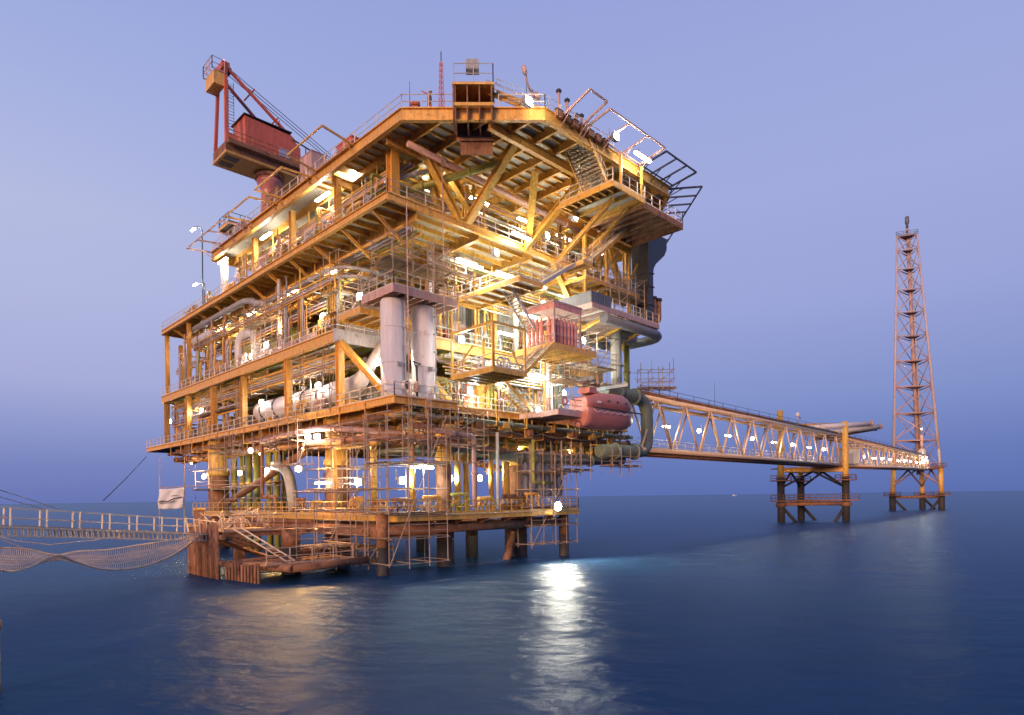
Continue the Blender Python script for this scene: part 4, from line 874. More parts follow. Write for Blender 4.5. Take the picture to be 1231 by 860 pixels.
vessel_h('small lilac horizontal tank under the far left of the upper deck', 1.4,42,49,L3-3.2,.7,M['lilac'],rings=1)
vessel_h('long pinkish horizontal vessel with dark flanges on the cellar deck', 2.3,12.5,30,L1+1.9,1.15,M['white'],rings=5)
t = Thing('white_elbow', 'huge white tapering elbow duct sweeping up behind the corner column', 'duct', (2.3,10,L1))
t.part('elbow', MB().path([(2.3,13.0,L1+1.9),(2.4,9.2,L1+2.2),(4.4,8.2,L2-.8)], 1, 18, 3.4, (1.25,.45)), M['white']); t.part('stand', MB().box(1.8,2.8,9.8,10.4,L1,L1+1.0), M['orange'])

# ================================================================== deck plant, bay by bay
bays = [(3.5,8),(10,18),(20.5,29),(31,38.5),(40.5,47.5),(49.5,56.5)]
bn = ['nearest the front corner','behind the first left column','behind the second left column','behind the third left column','behind the fourth left column','at the far left end']
cols = [('cream','cream'),('lilac','pale grey'),('pink','pink'),('orange','orange'),('olive','olive'),('grey','grey'),('red','red'),('amber','amber'),('rust','brown')]
used = set()
def nm(kind, where):
    for c_, w_ in rnd.sample(cols, len(cols)):
        if (kind, where, w_) not in used: used.add((kind, where, w_)); return M[c_], f'{w_} {kind} {where}'
def left_plant(dn, z, hgt, bay, wh, x0=1.3):
    a, b = bay; y = a+.8
    while y < b-.6:
        k = rnd.choice(['pump','cab','man','tank','man','pump','hv'])
        if k == 'pump': mt, lb = nm('pump skid', f'on the {dn} {wh}'); pump(lb, x0+rnd.uniform(.2,.8), y+.9, z, mt, 'y', rnd.uniform(.8,1.1)); y += 3.1
        elif k == 'cab': mt, lb = nm('equipment cabinet', f'on the {dn} {wh}'); cabinet(lb, x0+.9, y+.7, z, rnd.uniform(.7,1.0), rnd.uniform(1.1,1.9), rnd.uniform(1.5,2.3), mt, '-x'); y += 2.2
        elif k == 'man': mt, lb = nm('valve manifold', f'on the {dn} {wh}'); manifold(lb, x0+.5, y+1.1, z, rnd.uniform(1.8,2.6), 'y', mt, rnd.choice([3,4]), rnd.uniform(1.4,2.6)); y += 2.9
        elif k == 'tank': mt, lb = nm('upright tank', f'on the {dn} {wh}'); vessel_v(lb, x0+1.2, y+.8, z, rnd.uniform(.5,.8), rnd.uniform(2.2,min(4.2,hgt-1.6)), mt); y += 2.1
        else: mt, lb = nm('horizontal drum', f'on the {dn} {wh}'); vessel_h(lb, x0+1.1, y, y+2.6, z+1.2, .55, mt, rings=2); y += 3.1
        if y > b: break
for i, b in enumerate(bays):
    if i > 2: left_plant('cellar deck', L1, 6, b, bn[i], 1.6)
    left_plant('middle deck', L2, 8, b, bn[i], 1.0) if i not in (2,) and i > 0 else None
    left_plant('upper deck', L3, 5, b, bn[i], 1.7)
    # second row behind
    left_plant('cellar deck', L1, 6, b, 'back row '+bn[i], 5.2)
    left_plant('middle deck', L2, 8, b, 'back row '+bn[i], 4.6) if i > 0 else None
def front_plant(dn, z, x, x1, y, wh):
    while x < x1-.8:
        k = rnd.choice(['pump','cab','man','tank','man','hv','tank'])
        if k == 'pump': mt, lb = nm('pump skid', f'on the {dn} {wh}'); pump(lb, x+1.2, y, z, mt, 'x', rnd.uniform(.8,1.1)); x += 3.0
        elif k == 'cab': mt, lb = nm('equipment cabinet', f'on the {dn} {wh}'); cabinet(lb, x+.8, y, z, rnd.uniform(1.1,1.7), .8, rnd.uniform(1.5,2.3), mt, '-y'); x += 2.1
        elif k == 'man': mt, lb = nm('valve manifold', f'on the {dn} {wh}'); manifold(lb, x+1.2, y-.2, z, rnd.uniform(1.8,2.4), 'x', mt, 4, rnd.uniform(1.3,2.4)); x += 2.8
        elif k == 'tank': mt, lb = nm('upright tank', f'on the {dn} {wh}'); vessel_v(lb, x+.8, y+.2, z, rnd.uniform(.5,.8), rnd.uniform(2.2,3.6), mt); x += 2.0
        else: mt, lb = nm('horizontal drum', f'on the {dn} {wh}'); vessel_h(lb, y, x, x+2.6, z+1.1, .55, mt, 'x', rings=2); x += 3.0
rnd.seed(5)
front_plant('cellar deck', L1, 7, 15, 3.2, 'left of the open stair, front row'); front_plant('cellar deck', L1, 15.5, 24, 4.2, 'right of the open stair'); front_plant('cellar deck', L1, 7, 20, 6.6, 'along the front, back row'); front_plant('cellar deck', L1, 24.5, 33, 4.4, 'behind the lifeboat')
front_plant('middle deck', L2, 8.8, 20, 7.2, 'behind the stair tower'); front_plant('middle deck', L2, 20, 33, 7, 'behind the projecting slab')
front_plant('upper deck', L3, 9, 20, 4.6, 'under the front overhang, left half'); front_plant('upper deck', L3, 20.5, 32, 4.2, 'under the front overhang, right half')
front_plant('projecting slab', 24.9, 24, 28, 2.4, 'right of the grey panel'); front_plant('long front platform', 33.0, 17.6, 21.5, -6.4, 'under the top deck overhang')
for (x0,x1,y0,y1,z0,z1,mt,lb) in ((9,30,11,30,L1,L1+4.6,'cream','pale ribbed building filling the middle of the cellar deck'),(9,29,34,55,L1,L1+4.8,'rust','brown ribbed building at the far side of the cellar deck'),(9,18,12,27,L2,L2+6.4,'lilac','pale grey ribbed building on the middle deck behind the columns'),(20,33,10,30,L2,L2+7,'cream','cream ribbed building on the middle deck at the right'),(8.5,28,31,56,L2,L2+6.8,'olive','olive ribbed building at the far side of the middle deck'),(15,31,8,24,L3,L3+4.2,'cream','cream ribbed building under the top deck'),(5.5,26,27,54,L3,L3+4.6,'amber','amber ribbed building at the far side of the upper deck')):
    module(lb, x0,x1,y0,y1,z0,z1,M[mt])
# overhead pipe runs between decks
for (x,y0,y1,z,n,r,lb) in ((1.5,10,56,L2-1.7,4,.14,'thin pipe bundle under the left edge of the middle deck'),(4,10,56,L2-1.9,4,.2,'thicker pipe bundle deeper under the middle deck left side'),(3.4,2,56,L3-1.6,5,.15,'thin pipe bundle under the left side of the upper deck'),(3.5,2,36,L4-1.7,4,.13,'thin pipe bundle under the left side of the top deck'),(6.5,10,56,L3-2.2,4,.25,'thick pipe bundle deep under the upper deck left side')):
    bundle(lb, [(x,y0,z),(x,y1,z)], n, r, [M['orange'],M['lilac'],M['pink'],M['olive']], (1,0,0), r*3.2, hang=.7)
for (y,x0,x1,z,n,r,lb) in ((3,7,33,18.7,4,.16,'pipe bundle crossing the front above the cellar deck plant'),(6,9,33,L3-1.7,5,.18,'pipe bundle under the upper deck along the front'),(5,9,33,L2-1.6,4,.2,'pipe bundle under the middle deck along the front'),(5,6,32,L4-2.2,4,.16,'pipe bundle under the top deck across the front')):
    bundle(lb, [(x0,y,z),(x1,y,z)], n, r, [M['cream'],M['olive'],M['pink'],M['lilac']], (0,1,0), r*3.2, hang=.6)

# ================================================================== scaffolds
scaffold('scaffold over the white columns, reaching toward the upper deck', .3,6.2,.4,3.4,23.2,27.4,3,1,2.1,(1,))
scaffold('scaffold hung on the front edge of the upper deck above the white columns', 3.4,7.6,-1.0,-.1,23.4,26.6,2,1,1.6,(1,))
scaffold('tall scaffold round the near front legs below the corner', -1.6,4.0,-1.4,1.6,.9,12.6,3,1,1.9,(1,2,4))
scaffold('scaffold beside the rusty stub pile left of the near legs', -5.4,-1.8,3.0,6.0,.8,6.6,2,1,1.6,(0,1))
scaffold('scaffold wrapped round the big rusty left-middle leg', -.2,3.6,9.6,14.2,5.0,12.6,2,2,1.9,(1,3))
scaffold('scaffold under the far left leg with planks', -.4,4.2,38.0,43.6,5.0,9.8,2,1,2.2,(1,))
scaffold('scaffold round the big right-hand leg over the water', 14.8,21.6,-.8,1.0,1.4,10.2,4,1,1.8,(1,2))
scaffold('scaffold hanging below the cellar deck near corner', 1.0,8.8,-.9,.3,9.0,13.4,4,1,1.6,(1,))
scaffold('scaffold hanging below the left deck edge, second bay', -1.2,.2,14,22,9.4,13.6,1,4,2.0,(1,))
scaffold('scaffold on the middle deck beside the grey corner girder', .8,4.8,9.6,12.4,L2,L2+7.6,2,1,2.0,(1,2))
scaffold('low scaffold by the yellow risers on the low walkway', -.4,3.0,24,34,4.8,7.6,3,1,1.4,())
scaffold('light scaffold on the cellar deck at the far left', .4,1.4,32,44,L1,L1+5.2,4,1,2.2,(1,))
scaffold('scaffold in front of the lifeboat bow', 17.4,20.4,-2.6,-.4,L1,L1+6,2,1,1.5,(2,))
scaffold('scaffold under the projecting slab at the right front', 22.6,27.6,-1.6,.8,17.8,23,3,1,1.8,(1,))
rnd.seed(9)
for k, (x, y, z0, z1) in enumerate(((1.2,-.3,8.6,29.6),(4.9,-.3,21.5,35.2),(6.2,-.4,9.2,13.8),(3.0,-.5,9.5,14.8),(.0,16,9.8,14),(0,27,9.6,14),(.0,33,10,14),(0,47,9.5,14),(11,1.0,8.8,14))):
    t = Thing('hanging_pole', ['long thin pole hanging before the left white column','long thin pole crossing the corner of the upper deck','short pole under the corner deck, second of three','short pole under the corner deck, first of three','pole hanging under the left deck edge nearest the corner','pole hanging under the left deck edge, second','pole hanging under the left deck edge, third','pole hanging under the far left deck edge','pole hanging under the front edge right of the corner'][k], 'pole', (x,y,z0))
    t.part('pole', MB().tube((x,y,z0),(x,y,z1),.045,6), M['pink']); t.part('coupler', MB().box(x-.08,x+.08,y-.08,y+.08,z0+.6,z0+.75).box(x-.08,x+.08,y-.08,y+.08,z1-.9,z1-.75), M['grey'])

balcony('small orange platform between grey corner girder and the white columns', -.1,6.4,4.7,8.4,22.2, [r_((-.1,8.4),(-.1,4.7),(6.4,4.7))], .5, M['orange'], 1.2)
t = Thing('white_post', 'white box post under the tube lamp at the far left of the top deck', 'post', (.9,36.6,L3)); t.part('post', MB().box(.6,1.2,36.2,37.0,L3,L4-1.0), M['white']); t.part('base_plate', MB().box(.4,1.4,36.0,37.2,L3+.004,L3+.08), M['white'])
def riser_rack(label, x, y, z0, z1, n, axis, mats, r=.1):
    t = Thing('riser_rack', label, 'pipework', (x,y,z0), 'racks of upright pipes'); e = Vector((1,0,0)) if axis == 'x' else Vector((0,1,0)); f = Vector((e.y,e.x,0)); o = Vector((x,y,z0)); k = 0
    for i in range(n):
        rr = r*rnd.uniform(.6,1.5); c = o+e*k; k += .34+rr; a = rnd.uniform(.3,1.0)*(z1-z0)
        pts = [c, c+Vector((0,0,a)), c+Vector((0,0,a))+f*rnd.choice([1.2,2,2.5])] if a < (z1-z0)*.85 else [c, c+Vector((0,0,z1-z0))]
        m = MB().path(pts, rr, 7)
        for q in range(2): h = rnd.uniform(.3,a); m.tube(c+Vector((0,0,h)), c+Vector((0,0,h+.1)), rr*1.7, 8)
        t.part('pipe', m, mats[i % len(mats)])
        if rnd.random() < .5: wheel_valve(t, c+Vector((0,0,rnd.uniform(.7,1.5))), f*-1, rr*1.8, rnd.choice([M['orange'],M['lilac'],M['white']]))
    for h in (.28,.62): t.part('clamp_bar', MB().beam(o+f*.16+Vector((0,0,(z1-z0)*h))-e*.3, o+f*.16+Vector((0,0,(z1-z0)*h))+e*(k+.1), .08, .1), M['orange'])
rnd.seed(21)
mm1 = [M['lilac'],M['pink'],M['olive'],M['orange'],M['amber'],M['grey'],M['rust'],M['orange']]
for i, (x, y, n) in enumerate(((.9,31.6,6),(1.0,36.2,5),(.9,41,6),(1.2,45,5),(1.0,50,7),(1.1,54,5))): riser_rack(f'rack of upright pipes on the cellar deck left side, {ORD[i]} from the pinkish vessel', x, y, L1, L2-1.1, n, 'y', rnd.sample(mm1,5))
for i, (x, y, n) in enumerate(((1.0,9.8,6),(.9,16,5),(1.0,20,4),(1.1,35.5,6),(.9,40,6),(1.0,45,5),(1.1,51,7))): riser_rack(f'rack of upright pipes on the middle deck left side, {ORD[i]} from the corner', x, y, L2, L3-1.4, n, 'y', rnd.sample(mm1,5))
for i, (x, y, n) in enumerate(((1.0,4.4,4),(.9,12,5),(1.0,21,5),(1.2,31,5),(1.0,41,5),(1.2,49,5))): riser_rack(f'rack of upright pipes on the upper deck left side, {ORD[i]} from the corner', x, y, L3, L3+(4 if y < 36 else 2.2), n, 'y', rnd.sample(mm1,5))
for i, (x, y, z0, z1, n) in enumerate(((7.2,2.3,L1,20,5),(12.2,2.6,L1,20,6),(18.2,2.4,L1,20.4,6),(9.2,5.6,L2,29,6),(13.6,5.5,L2,29,7),(19.4,5.6,L2,28,5),(27,5.4,24.9,29.4,6),(10,2.0,L3,35,5),(18,1.6,L3,35,5),(22,2.0,L3,35,6),(28.5,2,14.3,20,6))): riser_rack(f'rack of upright pipes on the front side, {["lowest level by the white columns","lowest level behind the open stair","lowest level left of the lifeboat","middle level behind the lower cage","middle level behind the pale stair","middle level behind the red rack","on the projecting slab","upper level behind the V braces","upper level right of the V braces","upper level below the perforated stair","behind the stern of the lifeboat"][i]}', x, y, z0, z1, n, 'x', rnd.sample(mm1,5))

rnd.seed(31)
scaffold('scaffold above the low walkway left arm, nearest the corner', -.9,.6,3,8.4,4.9,12.4,1,3,1.8,(1,3))
scaffold('scaffold below the low walkway left of the near legs', -1.8,.8,1.6,8.2,.8,4.2,1,3,1.1,(0,1))
scaffold('scaffold hanging under the cellar deck beside the far left leg', -.9,.2,30,37,9.8,13.4,1,3,1.8,(1,))
scaffold('scaffold on the cellar deck edge left of the white elbow', -.2,.5,9.8,17,L1,L1+5.4,1,3,1.8,())
scaffold('scaffold on the middle deck edge at its centre', .1,.8,21,29,L2,L2+6,1,3,2.0,(2,))
for i,(x0,x1,y,z,lb) in enumerate(((2,14,.4,13.0,'upper cable loom sagging under the front edge of the cellar deck'),(9,27,.6,12.2,'lower cable loom sagging under the front edge of the cellar deck'))):
    t = Thing('cable_loom', lb, 'cables', (x0,y,z)); 
    for k in range(5):
        pts = [(x0+(x1-x0)*j/24, y+.1*k, z+.07*k-(.18+.1*k)*abs(math.sin(j*PI/6))) for j in range(25)]
        t.part('cable', MB().path(pts,.04,5,0), rnd.choice([M['dark'],M['grey'],M['scaf']]))
for i,(pts,r,mt,lb) in enumerate((([(-.2,2,10.6),(-.2,9,10.6),(-.2,9,5.2)],.2,'orange','orange pipe dropping from the left deck edge to the low walkway'),([(3.6,-.4,11.6),(8,-.4,11.4),(8,-.4,5.0)],.22,'pink','pink pipe dropping to the low walkway right of the near legs'),([(11.4,.2,12),(11.4,.2,5)],.16,'cream','cream upright pipe above the low walkway middle'),([(.6,26,12.2),(.6,26,6.4),(.6,22.8,6.4),(.6,22.8,5)],.2,'rust','brown pipe stepping down beside the yellow risers'),
    ([(-.3,12.5,4.0),(-.3,30,4.0)],.3,'rust','rusty pipe slung along the low walkway left arm'),([(16.2,.2,11.6),(16.2,.2,7.4),(19,.2,7.4)],.18,'olive','olive pipe elbow above the right end of the low walkway'))):
    pipe(lb, pts, r, M[mt])
for i in range(6):
    x = 1.2+3.1*i; manifold(f'valve manifold on the low walkway front arm, {ORD[i]} from the near corner', x, .9, 4.72, 1.9, 'x', M[['rust','orange','olive','amber','rust','orange'][i]], 3, 1.2+.2*(i%3))
for i in range(5):
    y = 4.5+3.6*i; manifold(f'valve manifold on the low walkway left arm, {ORD[i]} from the near corner', 1.4, y, 4.72, 1.9, 'y', M[['rust','orange','olive','amber','rust'][i]], 3, 1.1+.25*(i%3))

scaffold('scaffold on the projecting slab at the right below the upper deck edge', 24.2,30.4,-3.4,-.6,25.0,29.4,4,1,1.9,(1,))
balcony('narrow service walkway under the upper deck at the right front', 21.5,31.5,-2.4,.4,28.2, [r_((21.5,-2.4),(31.5,-2.4))], .35, M['orange'], 1.2)
for i, (x, z0, z1) in enumerate(((21.6,25,32.6),(25.2,25,32.4),(29.4,25,32.4))):
    t = Thing('support_post', ['left orange post between projecting slab and hanging platform','middle orange post between projecting slab and hanging platform','right orange post between projecting slab and hanging platform'][i], 'post', (x,-2.2,z0)); t.part('post', MB().ibeam((x,-2.2,z0),(x,-2.2,z1),.32,.32,.05,(0,1,0)), M['amber']); t.part('knee_brace', MB().beam((x,-2.2,z1-3),(x+2.2,-2.2,z1),.2,.2), M['orange'])

rnd.seed(44)
for (x,y0,y1,z,n,r,lb) in ((.75,10,56,18.6,4,.07,'slim pipe bundle high along the left side of the cellar deck'),(.8,31,56,17.0,3,.10,'slim pipe bundle at mid height along the far left of the cellar deck'),(.8,11,47,26.4,4,.07,'slim pipe bundle high along the left side of the middle deck'),(1.4,10,56,24.6,3,.09,'slim pipe bundle at mid height along the left side of the middle deck'),(2.0,3,36,33.6,4,.07,'slim pipe bundle high along the left side of the upper deck')):
    bundle(lb, [(x,y0,z),(x,y1,z)], n, r, [M['orange'],M['pink'],M['lilac'],M['amber']], (0,0,1), r*3.6, hang=1.0)
for (y,x0,x1,z,n,r,lb) in ((2.2,7,20,17.6,4,.08,'slim pipe bundle at mid height across the cellar deck front'),(5.4,9,21,25.6,4,.09,'slim pipe bundle at mid height across the middle deck front'),(5.3,9,33,27.6,4,.08,'slim pipe bundle high across the middle deck front'),(1.5,9,31,33.4,4,.07,'slim pipe bundle across the upper deck front behind the braces')):
    bundle(lb, [(x0,y,z),(x1,y,z)], n, r, [M['cream'],M['orange'],M['pink'],M['amber']], (0,0,1), r*3.6, hang=1.0)
for i, (x, y, z, l, ax) in enumerate(((.9,13.5,L1,2.0,'y'),(1.0,17.5,L1,2.0,'y'),(.8,12.2,L2,2.2,'y'),(.9,25.5,L2,2.2,'y'),(.9,31.5,L2,2.0,'y'),(1.0,39,L2,2.2,'y'),(.9,7,L3,2.2,'y'),(.9,15,L3,2.2,'y'),(1.0,26,L3,2.2,'y'),(1.0,35,L3,2.2,'y'))):
    manifold(f'small valve manifold behind the left railing, {["cellar deck, nearer","cellar deck, farther","middle deck, nearest","middle deck, second","middle deck, third","middle deck, farthest","upper deck, nearest","upper deck, second","upper deck, third","upper deck, farthest"][i]} from the corner', x, y, z, l, ax, M[['pink','orange','amber','lilac'][i % 4]], 4, 1.3+.3*(i % 3))
# ================================================================== BOAT LANDING, GANGWAY, NET
B_ = Thing('boat_landing', 'rusty boat landing with a row of fender tubes at the left of the platform', 'boat landing', (-9.5,9,0))
for k in range(15):
    y = 14.6-.44*k; B_.part('fender', MB().tube((-10.6+.16*rnd.random(),y,-1),(-10.6,y,3.9+.5*rnd.random()),.15,9), M['rust'])
for k in range(11):
    y = 7.9-.46*k; B_.part('fender', MB().tube((-10.1+.05*k,y,-1),(-10.1+.05*k,y,1.25+.25*rnd.random()),.12,8), M['rust'])
for z in (1.2,3.2): B_.part('waler', MB().tube((-10.3,14.8,z),(-10.3,8.0,z),.22,10), M['rust'])
B_.part('waler', MB().tube((-10.0,8.0,1.1),(-8.0,1.2,1.1),.3,10), M['rust']); B_.part('waler', MB().tube((-8.0,1.2,1.1),(-2,1.0,1.3),.28,10), M['rust'])
B_.part('landing_deck', MB().box(-10.2,-5.4,8.2,14.6,3.55,3.65), M['wood']); B_.part('lower_deck', MB().box(-9.6,-2.4,2.2,7.8,1.25,1.33), M['rust'])
for y in (8.4,11.4,14.4): B_.part('bearer', MB().ibeam((-10.2,y,3.35),(-1.0,y,3.35),.25,.35,.04), M['rust'])
for a, b in (((-10.2,14.2,3.3),(-1,12.4,-.5)),((-10.0,8.4,3.2),(-1,11,.2)),((-9.8,8,1.2),(-5.2,7.3,1.5)),((-5.2,7.3,3.2),(1.7,12,3.6))): B_.part('strut', MB().tube(a,b,.2,9), M['rust'])
for e in ([(-10.2,8.2,3.65),(-5.4,8.2,3.65)],[(-9.4,2.4,1.33),(-2.4,2.4,1.33)],[(-2.5,2.4,1.33),(-2.5,7.6,1.33)]): B_.part('railing', railing(MB(), e, 1.2, 1.6, .04), M['scaf'])
m = MB()
for k in range(34):      # crumpled rigging and hoses heaped on the landing
    a = Vector((-9.8+rnd.random()*4.5, 8.4+rnd.random()*5.5, 3.7+rnd.random()*.3)); b = a+Vector((rnd.uniform(-1.6,1.6),rnd.uniform(-1.6,1.6),rnd.uniform(.3,1.5)))
    m.path([a,(a+b)/2+Vector((0,0,rnd.uniform(.1,.8))),b],.05,5,.6)
solo('rope_heap', 'heap of tangled ropes and hoses on the boat landing by the gangway end', 'ropes', m, M['rope'], (-7.5,11,3.7))
t = Thing('landing_ladder', 'inclined rail ladder leaning from the boat landing to the lower deck', 'ladder', (-9.2,7.8,1.4)); m = MB()
for s_ in (0,.7): m.tube((-9.6+s_,8.1,3.9),(-7.2+s_,4.0,1.4),.06,6)
for k in range(9): m.tube(Vector((-9.6,8.1,3.9)).lerp(Vector((-7.2,4,1.4)),k/8),Vector((-8.9,8.1,3.9)).lerp(Vector((-6.5,4,1.4)),k/8),.04,5)
t.part('frame', m, M['rope'])
for k, (px, py) in enumerate(((655/3.58+.1,650),(205,640))):
    pass
for k, (x, y, r, h, lb) in enumerate(((-8.9,17.2,.45,5.2,'short rusty bollard post left of the banner foot'),(-6.0,15.8,.5,4.6,'rusty stub post behind the gangway end'))):
    t = Thing('bollard_post', lb, 'post', (x,y,0)); t.part('post', MB().tube((x,y,-2),(x,y,h),r,14), M['rust']); t.part('cap', MB().lathe([(r,0),(r*1.15,.02),(r*1.15,.2),(.05,.22)], (x,y,h), n=14), M['orange'])
# banner
c0, c1, c2, c3 = (at_depth(191,588,66), at_depth(221,586,66), at_depth(220,611,66), at_depth(190,612,66))
t = Thing('banner', 'white cloth banner with a dark faded mark tied beside the far left leg', 'banner', c3, None, WF); m = MB(); vs = []; nn = 14
for j in range(nn+1):
    for i in range(nn+1):
        p = c0.lerp(c1,i/nn).lerp(c3.lerp(c2,i/nn), j/nn); vs.append(p+Vector((0,.10*math.sin(i*.9+j*.5),-.07*math.sin(PI*i/nn)*(1 if j in (0,nn) else .6))))
m.add(vs, [(j*(nn+1)+i,j*(nn+1)+i+1,(j+1)*(nn+1)+i+1,(j+1)*(nn+1)+i) for j in range(nn) for i in range(nn)], True)
bb = t.part('cloth', m, M['cloth']); bb.modifiers.new('s','SOLIDIFY').thickness = .015
m = MB(); f_ = lambda a, b: c0.lerp(c1,a).lerp(c3.lerp(c2,a), b)+Vector((0,-.16,0))
m.path([f_(.05,.66),f_(.2,.60),f_(.42,.66),f_(.62,.52),f_(.97,.46)],.05,5,.3).path([f_(.1,.74),f_(.3,.70),f_(.5,.73),f_(.7,.62)],.035,5,.2).path([f_(.55,.40),f_(.7,.36),f_(.8,.39)],.03,5,.2)
t.part('printed_mark', m, M['navy'], bb)
t.part('tie_post', MB().tube(c3+Vector((0,.2,-3)),c0+Vector((0,.2,3.4)),.05,5).tube(c2+Vector((0,.2,-2)),c1+Vector((0,.2,3.2)),.05,5).tube(c0+Vector((-.3,.2,.1)),c1+Vector((4.5,.2,.25)),.05,5), M['scaf'])

# gangway in world space
g0, g1 = Vector((-33.0,24.5,5.75)), Vector((-23.6,52.6,3.15))
G = Thing('gangway', 'long narrow pale gangway with twin-post railings coming from the left to the landing', 'gangway', g1, None, WF)
d = (g1-g0).normalized(); sd = Vector((d.y,-d.x,0)).normalized(); up = Vector((0,0,1)); LG = (g1-g0).length
for s_ in (-.6,.6): G.part('side_beam', MB().beam(g0+sd*s_, g1+sd*s_, .1, .12).beam(g0+sd*s_-up*.5, g1+sd*s_-up*.5, .1, .1), M['gang'])
m = MB(); n = int(LG/.38)
for k in range(n):
    c = g0+d*(LG*k/n)
    for s_ in (-.6,.6): m.beam(c+sd*s_, c+sd*s_-up*.5+d*.05, .09, .07)
    if k % 4 == 0: m.beam(c-sd*.6-up*.5, c+sd*.6-up*.5, .08, .08)
G.part('lattice', m, M['gang']); m = MB()
for k in range(int(LG/.34)): c = g0+d*(.34*k); m.beam(c-sd*.58+up*.08, c+sd*.58+up*.08, .26, .05)
G.part('deck_boards', m, M['wood'])
for s_ in (-.6,.6):
    m = MB(); k = 0
    while k < LG-4.5:
        c = g0+d*(k+(.0 if s_ > 0 else .42))+sd*s_; m.beam(c, c+up*1.15+d*.05, .07, .07)
        k += 2.05
    for z in (.55,1.12): m.tube(g0+sd*s_+up*z, g1-d*4.2+sd*s_+up*z, .02, 5)
    G.part('railing', m, M['gang'])
for k in range(7):   # broken ladder-like railing at the platform end
    c = g1-d*(3.6-.75*k)
    G.part('end_post', MB().beam(c-sd*.6, c-sd*.6+up*(1.3-.05*k)-d*.25, .08, .08), M['rope']); G.part('end_post', MB().beam(c+sd*.6, c+sd*.6+up*1.2-d*.2, .08, .08), M['rope'])
G.part('end_rail', MB().tube(g1-d*3.8-sd*.6+up*.7, g1+d*1-sd*.6+up*.6,.04,5).tube(g1-d*3.9-sd*.6+up*1.2, g1+d*1-sd*.6+up*1.0,.04,5), M['rope'])

# rope net
def dep(px): return 36+15*px/240
def curve(pts, n=60):
    out = []
    for i in range(n+1):
        x = pts[0][0]+(pts[-1][0]-pts[0][0])*i/n
        for a, b in zip(pts, pts[1:]):
            if a[0]-1e-6 <= x <= b[0]+1e-6:
                j = pts.index(a); p0 = pts[max(0,j-1)]; p3 = pts[min(len(pts)-1,j+2)]; t_ = (x-a[0])/(b[0]-a[0])
                m0 = (b[1]-p0[1])/(b[0]-p0[0])*(b[0]-a[0]); m1 = (p3[1]-a[1])/(p3[0]-a[0])*(b[0]-a[0])
                y = (2*t_**3-3*t_**2+1)*a[1]+(t_**3-2*t_**2+t_)*m0+(-2*t_**3+3*t_**2)*b[1]+(t_**3-t_**2)*m1; out.append((x,y)); break
    return out
A_ = curve([(-30,657),(10,659),(35,661),(58,666),(72,667),(95,663),(130,661),(170,655),(215,648),(243,640)],110)
C_2 = curve([(-30,678),(12,687),(35,682),(58,671),(72,668),(90,675),(115,683),(145,685),(180,679),(212,665),(243,643)],110)
NT = Thing('safety_net', 'twisted rope net slung below the gangway above the water', 'net', at_depth(120,672,43), None, WF)
ra = [at_depth(x,y,dep(x)+.9) for x, y in A_]; rb = [at_depth(x,y,dep(x)-.7) for x, y in C_2]
NT.part('edge_rope', MB().path(ra,.055,6,0), M['rope']); NT.part('edge_rope', MB().path(rb,.07,6,0), M['rope'])
m = MB()
def belly(i, f):
    p = ra[i].lerp(rb[i], f); return p-Vector((0,0,.35*math.sin(PI*f)*min(1,(ra[i]-rb[i]).length/2)))
for f in range(1,6): m.path([belly(i,f/6) for i in range(len(ra))],.014,4,0)
def npt(i, f): return ra[i].lerp(rb[i], f)-Vector((0,0,.35*math.sin(PI*f)*min(1,(ra[i]-rb[i]).length/2)))
for i in range(0,len(ra),1):
    for dr in (-3,3):
        q = [npt(min(max(i+round(dr*f/6),0),len(ra)-1), f/6) for f in range(7)]
        m.path(q,.015,4,0)
NT.part('netting', m, M['rope'], stuff=False)
def cable(label, pts, r=.03, mat='rope'):
    t = Thing('mooring_rope', label, 'rope', pts[0], None, WF); t.part('strand', MB().path(pts, r, 5, 0), M[mat])
cable('thin dark cable slanting from the deck corner down to the left behind the gangway', [at_depth(176,549,92), at_depth(150,577,80), at_depth(124,602,68)], .05, 'dark')
cable('slack rope sagging under the gangway above the net', [at_depth(-20,640,38), at_depth(20,651,40), at_depth(60,655,42), at_depth(110,650,45), at_depth(150,644,47)], .03)
cable('taut rope below the gangway at the left edge of the photo', [at_depth(-20,640,36), at_depth(30,660,40), at_depth(58,667,42)], .025)
cable('upper thin wire crossing the left edge above the sea horizon', [at_depth(-20,583,34), at_depth(40,602,40), at_depth(70,612,44)], .02, 'dark')
cable('lower thin wire crossing the left edge above the gangway railing', [at_depth(-20,592,34), at_depth(30,606,40), at_depth(60,614,44)], .02, 'dark')
t = Thing('mooring_pile', 'dark rusty pile top at the extreme left edge of the water', 'pile', (-16.58,20,0), None, WF); t.part('pile', MB().tube((-16.58,20,-2),(-16.58,20,2.0),.26,14), M['splash']); t.part('cap', MB().tube((-16.58,20,2.0),(-16.58,20,2.3),.3,14), M['rust'])

